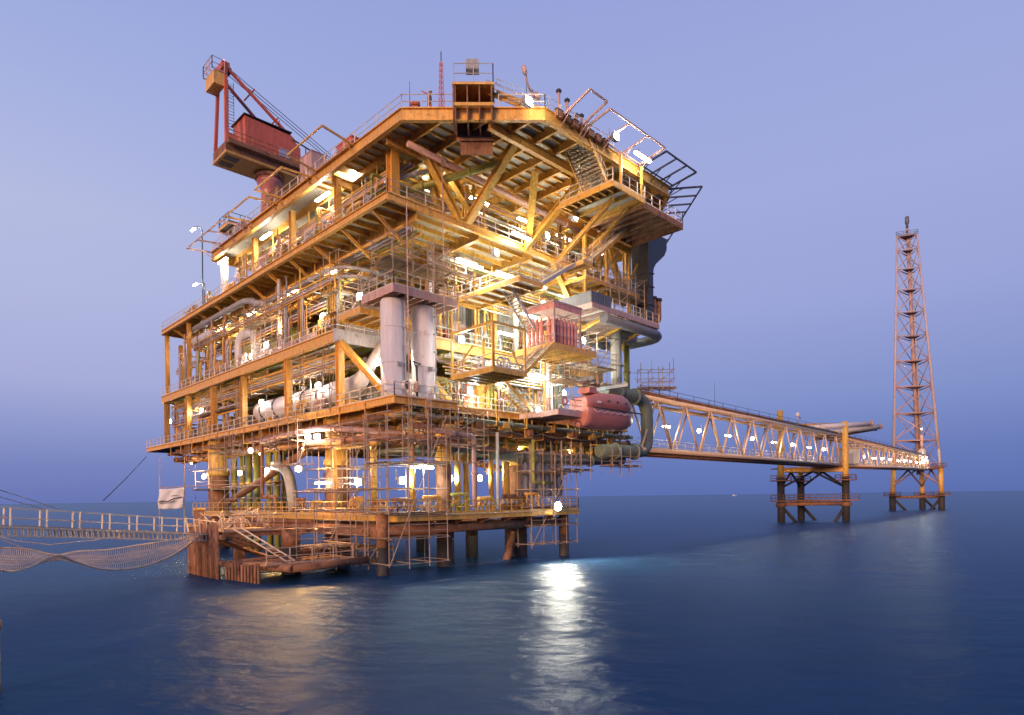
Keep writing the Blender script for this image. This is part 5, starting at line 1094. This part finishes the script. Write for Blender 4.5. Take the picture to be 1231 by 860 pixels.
# ================================================================== BRIDGE, SUPPORT, FLARE TOWER
bs = Vector((14.6,74.6,0)); bd = Vector((.67,.742,0)).normalized(); bn_ = Vector((bd.y,-bd.x,0))
def BP(s, o, z): return bs+bd*s+bn_*o+Vector((0,0,z))
def truss(label, s0, s1, zb0, zb1, zt0, zt1, nb, mat, w=3.4):
    t = Thing('truss_bridge', label, 'bridge', BP(s0,0,zb0), 'bridge spans to the flare tower', WF)
    zb = lambda f: zb0+(zb1-zb0)*f
    zt = lambda f: zt0+(zt1-zt0)*f
    for o in (-w/2, w/2):
        t.part('bottom_chord', MB().tube(BP(s0,o,zb0),BP(s1,o,zb1),.28,10), mat); t.part('top_chord', MB().tube(BP(s0,o,zt0),BP(s1,o,zt1),.26,10), mat)
        for k in range(nb):
            a, b, c = k/nb, (k+.5)/nb, (k+1)/nb; S_2 = lambda f: s0+(s1-s0)*f
            t.part('web_member', MB().tube(BP(S_2(a),o,zb(a)),BP(S_2(b),o,zt(b)),.125,7), mat); t.part('web_member', MB().tube(BP(S_2(b),o,zt(b)),BP(S_2(c),o,zb(c)),.125,7), mat)
    for k in range(nb+1):
        f = k/nb; s = s0+(s1-s0)*f
        t.part('cross_beam', MB().beam(BP(s,-w/2,zb(f)),BP(s,w/2,zb(f)),.2,.3), mat); t.part('cross_beam', MB().beam(BP(s,-w/2,zt(f)),BP(s,w/2,zt(f)),.2,.25), mat)
    t.part('walkway', MB().sect(BP(s0,0,zb0+.22),BP(s1,0,zb1+.22),[(-1.5,-.04),(1.5,-.04),(1.5,.04),(-1.5,.04)]), M['tread'])
    for o in (-1.2,1.2): t.part('railing', railing(MB(), [BP(s0,o,zb0+.26),BP(s1,o,zb1+.26)], 1.1, 2.4, .035), M['rail'])
    t.part('top_railing', railing(MB(), [BP(s0,w/2,zt0+.3),BP(s1,w/2,zt1+.3)], 1.0, 4.5, .03, kick=False), M['navy'])
    for i, (o, z, r) in enumerate(((-1.1,.75,.42),(0,.7,.36),(1.0,.62,.28))): t.part('pipeline', MB().tube(BP(s0,o,zt0+z),BP(s1,o,zt1+z),r,12), [M['pink'],M['lilac'],M['rust']][i])
    for i, (o, z, r) in enumerate(((-1.0,-.35,.22),(.9,-.32,.26))): t.part('pipeline', MB().tube(BP(s0,o,zb0+z),BP(s1,o,zb1+z),r,10), M['rust'])
    return t
truss('nearer truss bridge span from the platform to the three-legged support', -1.5, 79, 11.3, 11.9, 17.4, 17.9, 11, M['bridge'])
truss('farther truss bridge span from the three-legged support to the flare tower', 81.5, 181, 11.9, 13.6, 17.6, 17.4, 18, M['bridge'])
SUP = Thing('bridge_support', 'three-legged steel support standing in the sea under the middle of the bridge', 'support', BP(80,0,0), None, WF)
legs = [at_depth(939,610,133), at_depth(963,610,141), at_depth(1017,610,133)]
tops = (9.4,11.6,26)
for i, l_ in enumerate(legs):
    o = SUP.part('leg', MB().tube((l_.x,l_.y,4.5),(l_.x,l_.y,[23.5,12,21.0][i]),.62,16), M['amber'])
    SUP.part('wet_foot', MB().tube((l_.x,l_.y,-2),(l_.x,l_.y,9.5),.74,16), M['splash'], o)
    SUP.part('collar', MB().lathe([(.8,0),(1.05,.05),(1.05,.8),(.8,.9)], (l_.x,l_.y,3.2), n=16), M['rust'], o)
    dr = Vector((1,-.3,0)) if i < 2 else Vector((-1,-.3,0)); SUP.part('knee_brace', MB().tube((l_.x,l_.y,3.4),Vector((l_.x,l_.y,-.8))+dr*3.4,.34,9), M['splash'])
for a, b in ((0,1),(1,2),(0,2)):
    p, q = legs[a], legs[b]
    SUP.part('ring_beam', MB().tube((p.x,p.y,3.8),(q.x,q.y,3.8),.4,10), M['rust']); SUP.part('deck_beam', MB().ibeam((p.x,p.y,10.9),(q.x,q.y,10.9),.5,.8,.08), M['orange'])
    mm_ = (p+q)/2; SUP.part('v_brace', MB().tube((p.x,p.y,7.2),(mm_.x,mm_.y,10.6),.24,8), M['navy']); SUP.part('v_brace', MB().tube((q.x,q.y,7.2),(mm_.x,mm_.y,10.6),.24,8), M['navy'])
cx_, cy_ = sum(l_.x for l_ in legs)/3, sum(l_.y for l_ in legs)/3
SUP.part('walkway', MB().prism([(l_.x+(l_.x-cx_)*.35,l_.y+(l_.y-cy_)*.35) for l_ in (legs[0],legs[2],legs[1])], 4.3, 4.45), M['rust'])
SUP.part('railing', railing(MB(), [Vector((l_.x+(l_.x-cx_)*.35,l_.y+(l_.y-cy_)*.35,4.5)) for l_ in (legs[0],legs[2],legs[1],legs[0])], 1.2, 2.5, .06), M['rust'])
for i, l_ in enumerate(legs): SUP.part('leg_platform', MB().lathe([(.8,0),(2.2,.02),(2.2,.12),(.8,.14)], (l_.x,l_.y,8.6), n=10), M['rust']); SUP.part('leg_railing', railing(MB(), [(l_.x+2.1*math.cos(k*PI/4),l_.y+2.1*math.sin(k*PI/4),8.7) for k in range(9)], 1.1, 2, .05), M['rust'])
SUP.part('top_deck', MB().box(cx_-7,cx_+7,cy_-2.5,cy_+3,11.3,11.5), M['rust'])
for i, (p0, p1, r, mt, lb) in enumerate((((957,516),(1046,509),.55,'white','upper of two pale pipe booms jutting right above the bridge support'),((983,522),(1057,513),.5,'cream','lower of two pale pipe booms jutting right above the bridge support'),((930,512),(1010,510),.3,'orange','thin orange boom behind the pale pipe booms'),((980,528),(1052,516),.35,'rust','rusty boom lowest of those jutting right of the bridge support'))):
    p, q = at_depth(*p0,131+i), at_depth(*p1,134+i)
    t = Thing('pipe_boom', lb, 'boom', p, None, WF); t.part('pipe', MB().tube(p,q,r,12), M[mt]); t.part('end_flange', MB().lathe([(r,0),(r*1.3,.02),(r*1.3,.3),(r*.6,.32)], q, (q-p), 12), M['pink'])
t = Thing('support_cabin', 'small white lit cabin on the bridge above the three-legged support', 'cabin', BP(82,0,12.2), None, WF); c = BP(83.5,1.9,12.2)
t.part('wall', MB().box(c.x-1.6,c.x+1.6,c.y-1.4,c.y+1.4,12.2,15.4), M['cream']); t.part('roof', MB().box(c.x-1.8,c.x+1.8,c.y-1.6,c.y+1.6,15.4,15.6), M['orange']); t.part('door', MB().box(c.x-.4,c.x+.4,c.y-1.46,c.y-1.4,12.3,14.4), M['grey'])
scaffold('small dark scaffold on top of the bridge beside the grey loop pipe', BP(5,0,0).x-2,BP(5,0,0).x+2,BP(5,0,0).y-1,BP(5,0,0).y+1,18.0,21.4,3,1,1.1,(1,),WF,.8)
whip('thin antenna on the bridge top, left one', *BP(22,0,18.0), 4.2, WF)
c = BP(53,1.5,18.2); t = Thing('bridge_beacon', 'small white navigation light on a post on the bridge top', 'beacon', c, None, WF); t.part('post', MB().tube(c,c+up*1.6,.12,8), M['lilac']); t.part('lantern', MB().lathe([(.3,0),(.34,.1),(.34,.5),(.1,.7)], c+up*1.6, n=10), M['white']); t.part('arm', MB().beam(c+up*1.4,c+up*1.4+bd*1.6,.12,.14), M['navy'])

FT = Thing('flare_tower', 'tall slim lattice flare tower with central pipe standing in the sea at the right', 'tower', at_depth(1104,612,212), None, WF)
bl = [at_depth(1074,562,210), at_depth(1108,562,222), at_depth(1131,562,208)]; tl = [at_depth(1078.5,286,210), at_depth(1091,286,215), at_depth(1102.5,286,208)]
zb_, zt_ = 13.8, at_depth(1091,286,211).z
for l_ in bl: l_.z = zb_
for l_ in tl: l_.z = zt_
NL = 10; lv = [1-(1-k/NL)**1.22 for k in range(NL+1)]
for i in range(3): FT.part('tower_leg', MB().tube(bl[i],tl[i],.5,10,.3), M['mauve'])
for k in range(NL):
    P0 = [bl[i].lerp(tl[i],lv[k]) for i in range(3)]; P1 = [bl[i].lerp(tl[i],lv[k+1]) for i in range(3)]; mt = M['pink'] if k < 4 else M['mauve']  # pink low, mauve high: warm light and sky silhouette put into the colour
    for i in range(3):
        j = (i+1) % 3; FT.part('diagonal', MB().tube(P0[i],P1[j],.14,6), mt); FT.part('diagonal', MB().tube(P0[j],P1[i],.14,6), mt)
        FT.part('horizontal', MB().tube(P1[i],P1[j],.2,6), mt)
    if k % 1 == 0: FT.part('rest_platform', MB().prism([tuple(P1[i].lerp(sum(P1,Vector())/3,.45))[:2] for i in range(3)], P1[0].z-.06, P1[0].z+.06), M['rust'])
cb, ct = sum(bl,Vector())/3, sum(tl,Vector())/3
FT.part('flare_pipe', MB().tube(cb+up*-2,ct+up*3,.62,12,.42), M['pink']); FT.part('flare_pipe', MB().tube(cb+Vector((1.1,-.6,-1)),ct+Vector((.6,-.4,0)),.28,8,.2), M['lilac'])
FT.part('top_platform', MB().prism([tuple(ct+(tl[i]-ct)*1.1)[:2] for i in range(3)], zt_, zt_+.2), M['slate']); FT.part('top_railing', railing(MB(), [ct+(tl[i]-ct)*1.1+up*.25 for i in (0,1,2,0)], 1.2, 2, .06), M['slate'])
FT.part('flare_tip', MB().lathe([(.38,0),(.38,3.0),(.62,3.2),(.62,5.4),(.4,5.6)], ct+up*1.5, n=12), M['slate'])
fl = [at_depth(1073,612,209), at_depth(1109,611,218), at_depth(1132,612,208)]
for i, l_ in enumerate(fl):
    o = FT.part('jacket_leg', MB().tube((l_.x,l_.y,3),(bl[i].x,bl[i].y,zb_),.75,14), M['orange']); FT.part('wet_foot', MB().tube((l_.x,l_.y,-2),(l_.x,l_.y,5.6),.95,14), M['splash'], o)
    sg = 1 if i < 2 else -1; FT.part('knee_brace', MB().tube((l_.x,l_.y,4.2),(l_.x+sg*4.6,l_.y-.5,-.6),.4,8), M['splash'])
    FT.part('leg_platform', MB().lathe([(.8,0),(2.6,.02),(2.6,.14),(.8,.16)], (l_.x,l_.y,4.7), n=10), M['rust']); FT.part('leg_railing', railing(MB(), [(l_.x+2.5*math.cos(k*PI/4),l_.y+2.5*math.sin(k*PI/4),4.8) for k in range(9)], 1.2, 2, .07), M['rust'])
for a, b in ((0,1),(1,2),(0,2)):
    FT.part('ring_beam', MB().tube((fl[a].x,fl[a].y,4.3),(fl[b].x,fl[b].y,4.3),.42,9), M['rust']); FT.part('deck_beam', MB().tube((bl[a].x,bl[a].y,zb_),(bl[b].x,bl[b].y,zb_),.4,9), M['pink'])
    mm_ = (bl[a]+bl[b])/2; FT.part('v_brace', MB().tube((fl[a].x,fl[a].y,8),(mm_.x,mm_.y,zb_-.3),.28,8), M['pink']); FT.part('v_brace', MB().tube((fl[b].x,fl[b].y,8),(mm_.x,mm_.y,zb_-.3),.28,8), M['pink'])
FT.part('deck_platform', MB().prism([tuple(cb+(bl[i]-cb)*1.25)[:2] for i in range(3)], zb_+.1, zb_+.25), M['rust']); FT.part('deck_railing', railing(MB(), [cb+(bl[i]-cb)*1.25+up*.3 for i in (0,1,2,0)], 1.2, 2.5, .07), M['rust'])
c = at_depth(1108,525,209); t = Thing('knockout_drum', 'pale lit drum standing inside the flare tower base', 'tank', (c.x,c.y,zb_), None, WF); t.part('shell', MB().lathe([(.3,0),(1.2,.3),(1.2,5.5),(.7,6.1),(.1,6.3)], (c.x,c.y,zb_+.3), n=16), M['cream']); t.part('nozzle', MB().tube((c.x,c.y,zb_+6.4),(c.x,c.y,zb_+11),.5,10), M['pink'])

def boat(label, px, py, d_, L_):
    p = at_depth(px,py,d_); x, y = p.x, p.y; t = Thing('ship', label, 'ship', (x,y,0), None, WF); s_ = L_
    t.part('hull', MB().extrude([(x-s_*.5,y,s_*.1),(x-s_*.45,y,-1),(x+s_*.4,y,-1),(x+s_*.5,y,s_*.14)], (0,s_*.2,0)), M['white']); t.part('bridge_house', MB().box(x-s_*.35,x-s_*.12,y+s_*.03,y+s_*.17,s_*.1,s_*.34), M['white']); t.part('mast', MB().tube((x-s_*.2,y+s_*.1,s_*.34),(x-s_*.2,y+s_*.1,s_*.5),s_*.012,6), M['white'])
boat('tiny white ship far away on the horizon right of the platform', 883, 597, 2600, 17)

# ================================================================== LAMPS
def LL(lb, px, py, x, kind='flood', pw=None, col=WHITE, mat=None, rz=-PI/2+.3, dy=0):
    p = on_left(px,py,x)
    if kind == 'tube': tube_lamp(lb, p, pw or 420, col, 'y', mat or 'tube')
    else: flood_lamp(lb, p, pw or 200, col, rz, mat or 'cool')
def FF(lb, px, py, y, kind='flood', pw=None, col=WHITE, mat=None, rz=.2):
    p = on_front(px,py,y)
    if kind == 'tube': tube_lamp(lb, p, pw or 420, col, 'x', mat or 'tube')
    else: flood_lamp(lb, p, pw or 200, col, rz, mat or 'cool')
LL('long bright tube lamp under the left edge of the top deck, nearest the front', 388,236,1.2,'tube',330)
LL('bright lamp under the top deck just right of the long tube lamp', 418,210,2.2,'tube',280)
LL('tube lamp under the top deck edge, middle of the left side', 320,283,1.0,'tube',300)
LL('tube lamp above the white column at the far left of the upper deck', 268,313,.4,'tube',260)
LL('floodlight on the middle deck beside the scaffold and white column', 434,357,2.4,pw=150)
LL('large white floodlight on the middle deck railing left of the corner column', 390,381,1.2,pw=150)
LL('starry warm lamp on the middle deck between two columns', 346,393,2.0,pw=130,mat='warm',col=WARM)
LL('lamp inside the white inverted U pipe', 322,416,1.2,pw=100)
LL('small lamp low by the railing left of the white inverted U pipe', 304,429,1.4,pw=80)
LL('bright lamp beside the left white column above the corner brace', 455,436,1.6,pw=160,col=WARM,mat='tube')
LL('bright white lamp over the pinkish vessel near the white elbow', 384,464,1.4,pw=150)
LL('white lamp over the dark flange of the pinkish vessel', 350,476,1.4,pw=120)
LL('lamp over the far end of the pinkish vessel', 316,484,1.5,pw=100,mat='tube')
LL('bright lamp on the cellar deck at the far left bay', 244,494,1.6,pw=160)
LL('small lamp at the far left end of the cellar deck framed by the end columns', 206,507,3.0,pw=120)
LL('right one of two lamps close together under the left deck edge', 383,526,-.2,pw=160,mat='tube')
LL('left one of two lamps close together under the left deck edge', 372,526,-.2,pw=160,mat='tube')
LL('lamp between the two leftmost yellow risers', 290,569,1.8,pw=160)
LL('bright lamp among the right-hand yellow risers', 323,566,1.8,pw=260)
LL('broad white lamp left of the big rusty leg', 388,580,-.4,'tube',150,COOL,'cool')
LL('white lamp right of the big rusty leg', 432,580,.8,pw=180,col=COOL)
LL('small white lamp beside the far left leg over the sea', 247,573,.6,pw=380,col=WARM)
def warm_spot(lb, px, py, x, pw, rz):
    p = on_left(px,py,x); t = Thing('floodlight', lb, 'lamp', p, 'floodlights on the platform', PF, rz)
    t.part('bracket', MB().tube((0,.4,1.0),(0,.4,0),.05,6).beam((0,.42,0),(0,.2,0),.06,.06), M['grey'], local=True)
    t.part('lamp_head', MB().prism([(-.34,-.1),(.34,-.1),(.22,.22),(-.22,.22)], -.28, .28), M['grey'], local=True)
    t.part('lens', MB().lathe([(.05,.12),(.18,.09),(.27,0)], (0,-.105,0), (0,-1,0), 24), M['warm'], local=True)
    l = bpy.data.lights.new('lamp_light', 'SPOT'); l.energy = pw; l.color = (1,.44,.10); l.spot_size = rad(165); l.spot_blend = .6; l.shadow_soft_size = .3
    o = bpy.data.objects.new('light_source', l); COL.objects.link(o); o.parent = t.o; o.location = (0,-.35,0); o.rotation_euler = Vector((0,-1,-.12)).to_track_quat('-Z','Y').to_euler()
warm_spot('small orange starry floodlight under the left deck edge above the yellow risers', 302,542,-1.0,6000,rad(-62))
warm_spot('large orange starry floodlight beside the white bending pipe', 359,564,-1.2,9000,rad(-38))
for i, (lx, ly, y, z, h, lb) in enumerate(((232,276,46,L3,0,'street-type lamp on a curved tall pole at the far left of the upper deck'),(235,342,55,L3,0,'tube lamp on a straight pole at the far left end of the upper deck'))):
    p = on_left(lx,ly,.0); t = Thing('pole_lamp', lb, 'lamp', (p.x+.8,p.y-.6,z), 'lamps on poles'); q = Vector((p.x+.8,p.y-.9,z))
    if i == 0: t.part('pole', MB().path([q, (q.x,q.y,p.z+.3), (p.x,p.y,p.z+.25)], .07, 7, .7), M['navy'])
    else: t.part('pole', MB().path([q, (q.x,q.y,p.z+.1), (p.x,p.y,p.z+.1)], .06, 7, .1), M['navy'])
    t.part('head', MB().box(p.x-.16,p.x+.16,p.y-.6,p.y+.6,p.z,p.z+.12), M['grey']); t.part('light_tube', MB().box(p.x-.13,p.x+.13,p.y-.55,p.y+.55,p.z-.08,p.z-.003), M['tube'])
    bulb(t.o, p-t.base-Vector((0,0,.3)), 260, WHITE, .2)
FF('very bright lamp at the front edge of the top deck beside the fire monitor', 634,123,-9.9,pw=330,col=WHITE,mat='star',rz=0)
FF('bright lamp under the pink safety frame right of the perforated stair', 739,165,-10.6,pw=90,mat='star',rz=0)
FF('long white tube lamp over the tanks at the right of the top front edge', 773,188,-10.8,'tube',140)
FF('starry lamp below the small railed platform under the top deck', 690,262,-3.0,pw=420,col=WARM,mat='tube')
FF('tube lamp on the upper deck front between the slanting braces', 627,283,-.6,'tube',260)
FF('lamp right beside the tube lamp between the slanting braces', 656,284,-.6,pw=180,col=COOL)
FF('lamp under the upper deck front, upper one of a close pair', 595,304,.0,pw=180)
FF('long tube lamp under the upper deck front, lower one of a close pair', 568,318,-.7,'tube',300)
FF('lamp under the upper deck above the red cylinder rack', 661,365,2.0,'tube',240)
FF('tube lamp on the middle deck front left of the red cylinder rack', 637,379,1.0,'tube',600,COOL,'cool')
FF('long tube lamp over the lower stair tower platform', 610,401,.5,'tube',620,COOL,'cool')
FF('small lamp on the left side of the lower stair tower cage', 553,409,-.2,pw=260,mat='tube')
FF('starry lamp right of the red cylinder rack', 700,410,-.6,pw=200,col=COOL)
FF('tube lamp over the cellar deck behind the open stair', 646,452,2.0,'tube',560,COOL,'cool')
FF('lamp at the top of the open stair to the cellar deck', 598,461,1.2,pw=320,col=COOL)
FF('lamp at the boarding platform railing near the foot of the open stair', 645,494,-.6,pw=260,col=WHITE)
FF('lamp over the boarding platform left of the lifeboat', 676,473,2.5,pw=300,col=COOL)
FF('lamp lighting white plant right of the right white column', 563,470,2.0,pw=360,col=COOL,mat='cool')
FF('tube lamp hanging under the front gallery above the low walkway', 507,561,1.5,'tube',260,COOL,'cool')
FF('small white lamp on a thin post right of the near legs', 482,578,2.0,pw=140,col=COOL)
FF('lamp on the low walkway beside the pair of slim orange posts', 539,575,3.2,pw=200,col=COOL)
FF('yellow lamp under the front gallery left of the thick orange post', 575,575,4.0,pw=200,col=WARM,mat='warm')
FF('square white lamp under the front gallery beside the thick orange post', 588,567,4.0,pw=180,col=WHITE,mat='tube')
p = on_front(670,609,-1.9)
t = Thing('floodlight', 'dazzling floodlight on the scaffold at the right end of the low walkway', 'lamp', p, 'floodlights on the platform', PF, rad(-8))
t.part('bracket', MB().tube((0,.5,.4),(0,.5,-1.2),.05,6).beam((0,.5,0),(0,.2,0),.06,.06), M['grey'], local=True)
t.part('lamp_head', MB().prism([(-.4,-.1),(.4,-.1),(.26,.25),(-.26,.25)], -.34, .34), M['grey'], local=True)
t.part('lens', MB().lathe([(.05,.18),(.28,.13),(.42,0)], (0,-.105,0), (0,-1,0), 24), M['star'], local=True)
l = bpy.data.lights.new('lamp_light', 'SPOT'); l.energy = 10000; l.color = (1,.80,.60); l.spot_size = rad(165); l.spot_blend = .6; l.shadow_soft_size = .35
o = bpy.data.objects.new('light_source', l); COL.objects.link(o); o.parent = t.o; o.location = (0,-.4,0); o.rotation_euler = Vector((0,-1,-.12)).to_track_quat('-Z','Y').to_euler()
t.part('support_pole', MB().tube((0,.5,-1.2),(0,.9,-1.2),.05,6), M['scaf'], local=True)
for i in range(8):
    lb = f'bridge lamp inside the nearer span, {ORD[i]} from the platform'; p = BP(6+9.2*i,.9,14.6+.02*i)
    if i in (0,2,4,6): tube_lamp(lb, p, 170, WHITE, mat='tube', frame=WF, length=1.5, group='lamps along the bridge', rz=rad(48))
    else: flood_lamp(lb, p, 120, WARM, rad(-48), 'warm' if i == 7 else 'tube', WF, 'lamps along the bridge', [1.3,1.6][i % 2])
for i in range(11):
    lb = f'bridge lamp inside the farther span, {ORD[i]} from the support'; p = BP(84+9.0*i,.9,14.2+.12*i)
    if i % 3 == 0: tube_lamp(lb, p, 260, WHITE, mat='tube', frame=WF, length=2.0, group='lamps along the bridge', rz=rad(48))
    else: flood_lamp(lb, p, 200, [WHITE,WARM][i % 2], rad(-48), ['star','tube','warm'][i % 3], WF, 'lamps along the bridge', 1.6+.4*(i % 2))
c = at_depth(1113,553,207); flood_lamp('bright lamp at the foot of the flare tower', c, 900, WHITE, rad(-40), 'star', WF, size=1.8)
c = at_depth(1108,516,206); flood_lamp('warm lamp halfway up the flare tower base', c, 300, WARM, rad(-40), 'tube', WF, size=1.2)


rnd.seed(3)  # fill tubes added under the decks to brighten the bays inside
for (dn, z, ys, xx) in (('cellar deck', L2-1.7, (5,14.5,24,34.5,44,53), 3.6), ('middle deck', L3-1.7, (14.5,24,34.5,44,53), 3.4), ('upper deck', L4-1.5, (14.5,23.5,32.5), 3.2)):
    for i, y in enumerate(ys):
        tube_lamp(f'ceiling tube lamp over the {dn} plant, {ORD[i]} bay from the near corner', (xx,y,z), 190 if z < 33 else 150, [WHITE,WARM,WHITE][i % 3], 'y', group='ceiling tubes along the left side')
for (dn, z, xs, yy) in (('cellar deck', 19.2, (9.5,14,19,24.5,30), 3.8), ('middle deck', L3-1.9, (11,16,21,27,31.5), 3.6), ('upper deck', L4-1.4, (7,12.5,19,25,31), 3.4)):
    for i, x in enumerate(xs):
        tube_lamp(f'ceiling tube lamp over the {dn} front, {ORD[i]} from the corner', (x,yy,z), 210 if z < 28 else (130 if z < 33 else 90), [COOL,WHITE,COOL][i % 3] if z < 33 else WHITE, 'x', group='ceiling tubes along the front')
for i, (x, y) in enumerate(((4,3),(10,3.5),(17,3),(25,3),(1.6,8),(1.2,18),(1.2,28),(1.2,50))):  # warm floods added to brighten the clutter below the cellar deck
    flood_lamp(['floodlight under the cellar deck, first from the corner along the front','floodlight under the cellar deck, second along the front','floodlight under the cellar deck, third along the front','floodlight under the cellar deck below the lifeboat','floodlight under the left deck edge close to the corner','floodlight under the left deck edge by the big leg','floodlight under the left deck edge above the risers','floodlight under the left deck edge by the far leg'][i], (x,y,10.9 if i < 4 else 11.2), 80, WARM, .3, 'warm', group='floodlights under the cellar deck', size=.8)
# ================================================================== CAMERA AND OUTPUT
cd = bpy.data.cameras.new('camera'); cam = bpy.data.objects.new('camera', cd); COL.objects.link(cam); S.camera = cam
cd.sensor_fit = 'HORIZONTAL'; cd.sensor_width = 36; cd.lens = F_PX/1231*36; cd.shift_y = 168/1231; cd.clip_start = .1; cd.clip_end = 100000
cam.matrix_world = Matrix.Translation((0,0,CAM_H)) @ Matrix.Rotation(rad(90),4,'X') @ Matrix.Rotation(-ROLL,4,'Z')
vs_ = S.view_settings; vs_.view_transform = 'Standard'; vs_.look = 'None'; vs_.exposure = 0; vs_.gamma = 1; vs_.use_curve_mapping = False
S.render.engine = 'CYCLES'; cy = S.cycles
cy.use_denoising = True; cy.max_bounces = 5; cy.diffuse_bounces = 3; cy.glossy_bounces = 2; cy.transmission_bounces = 1; cy.sample_clamp_indirect = 4; cy.sample_clamp_direct = 0; cy.caustics_reflective = False; cy.caustics_refractive = False
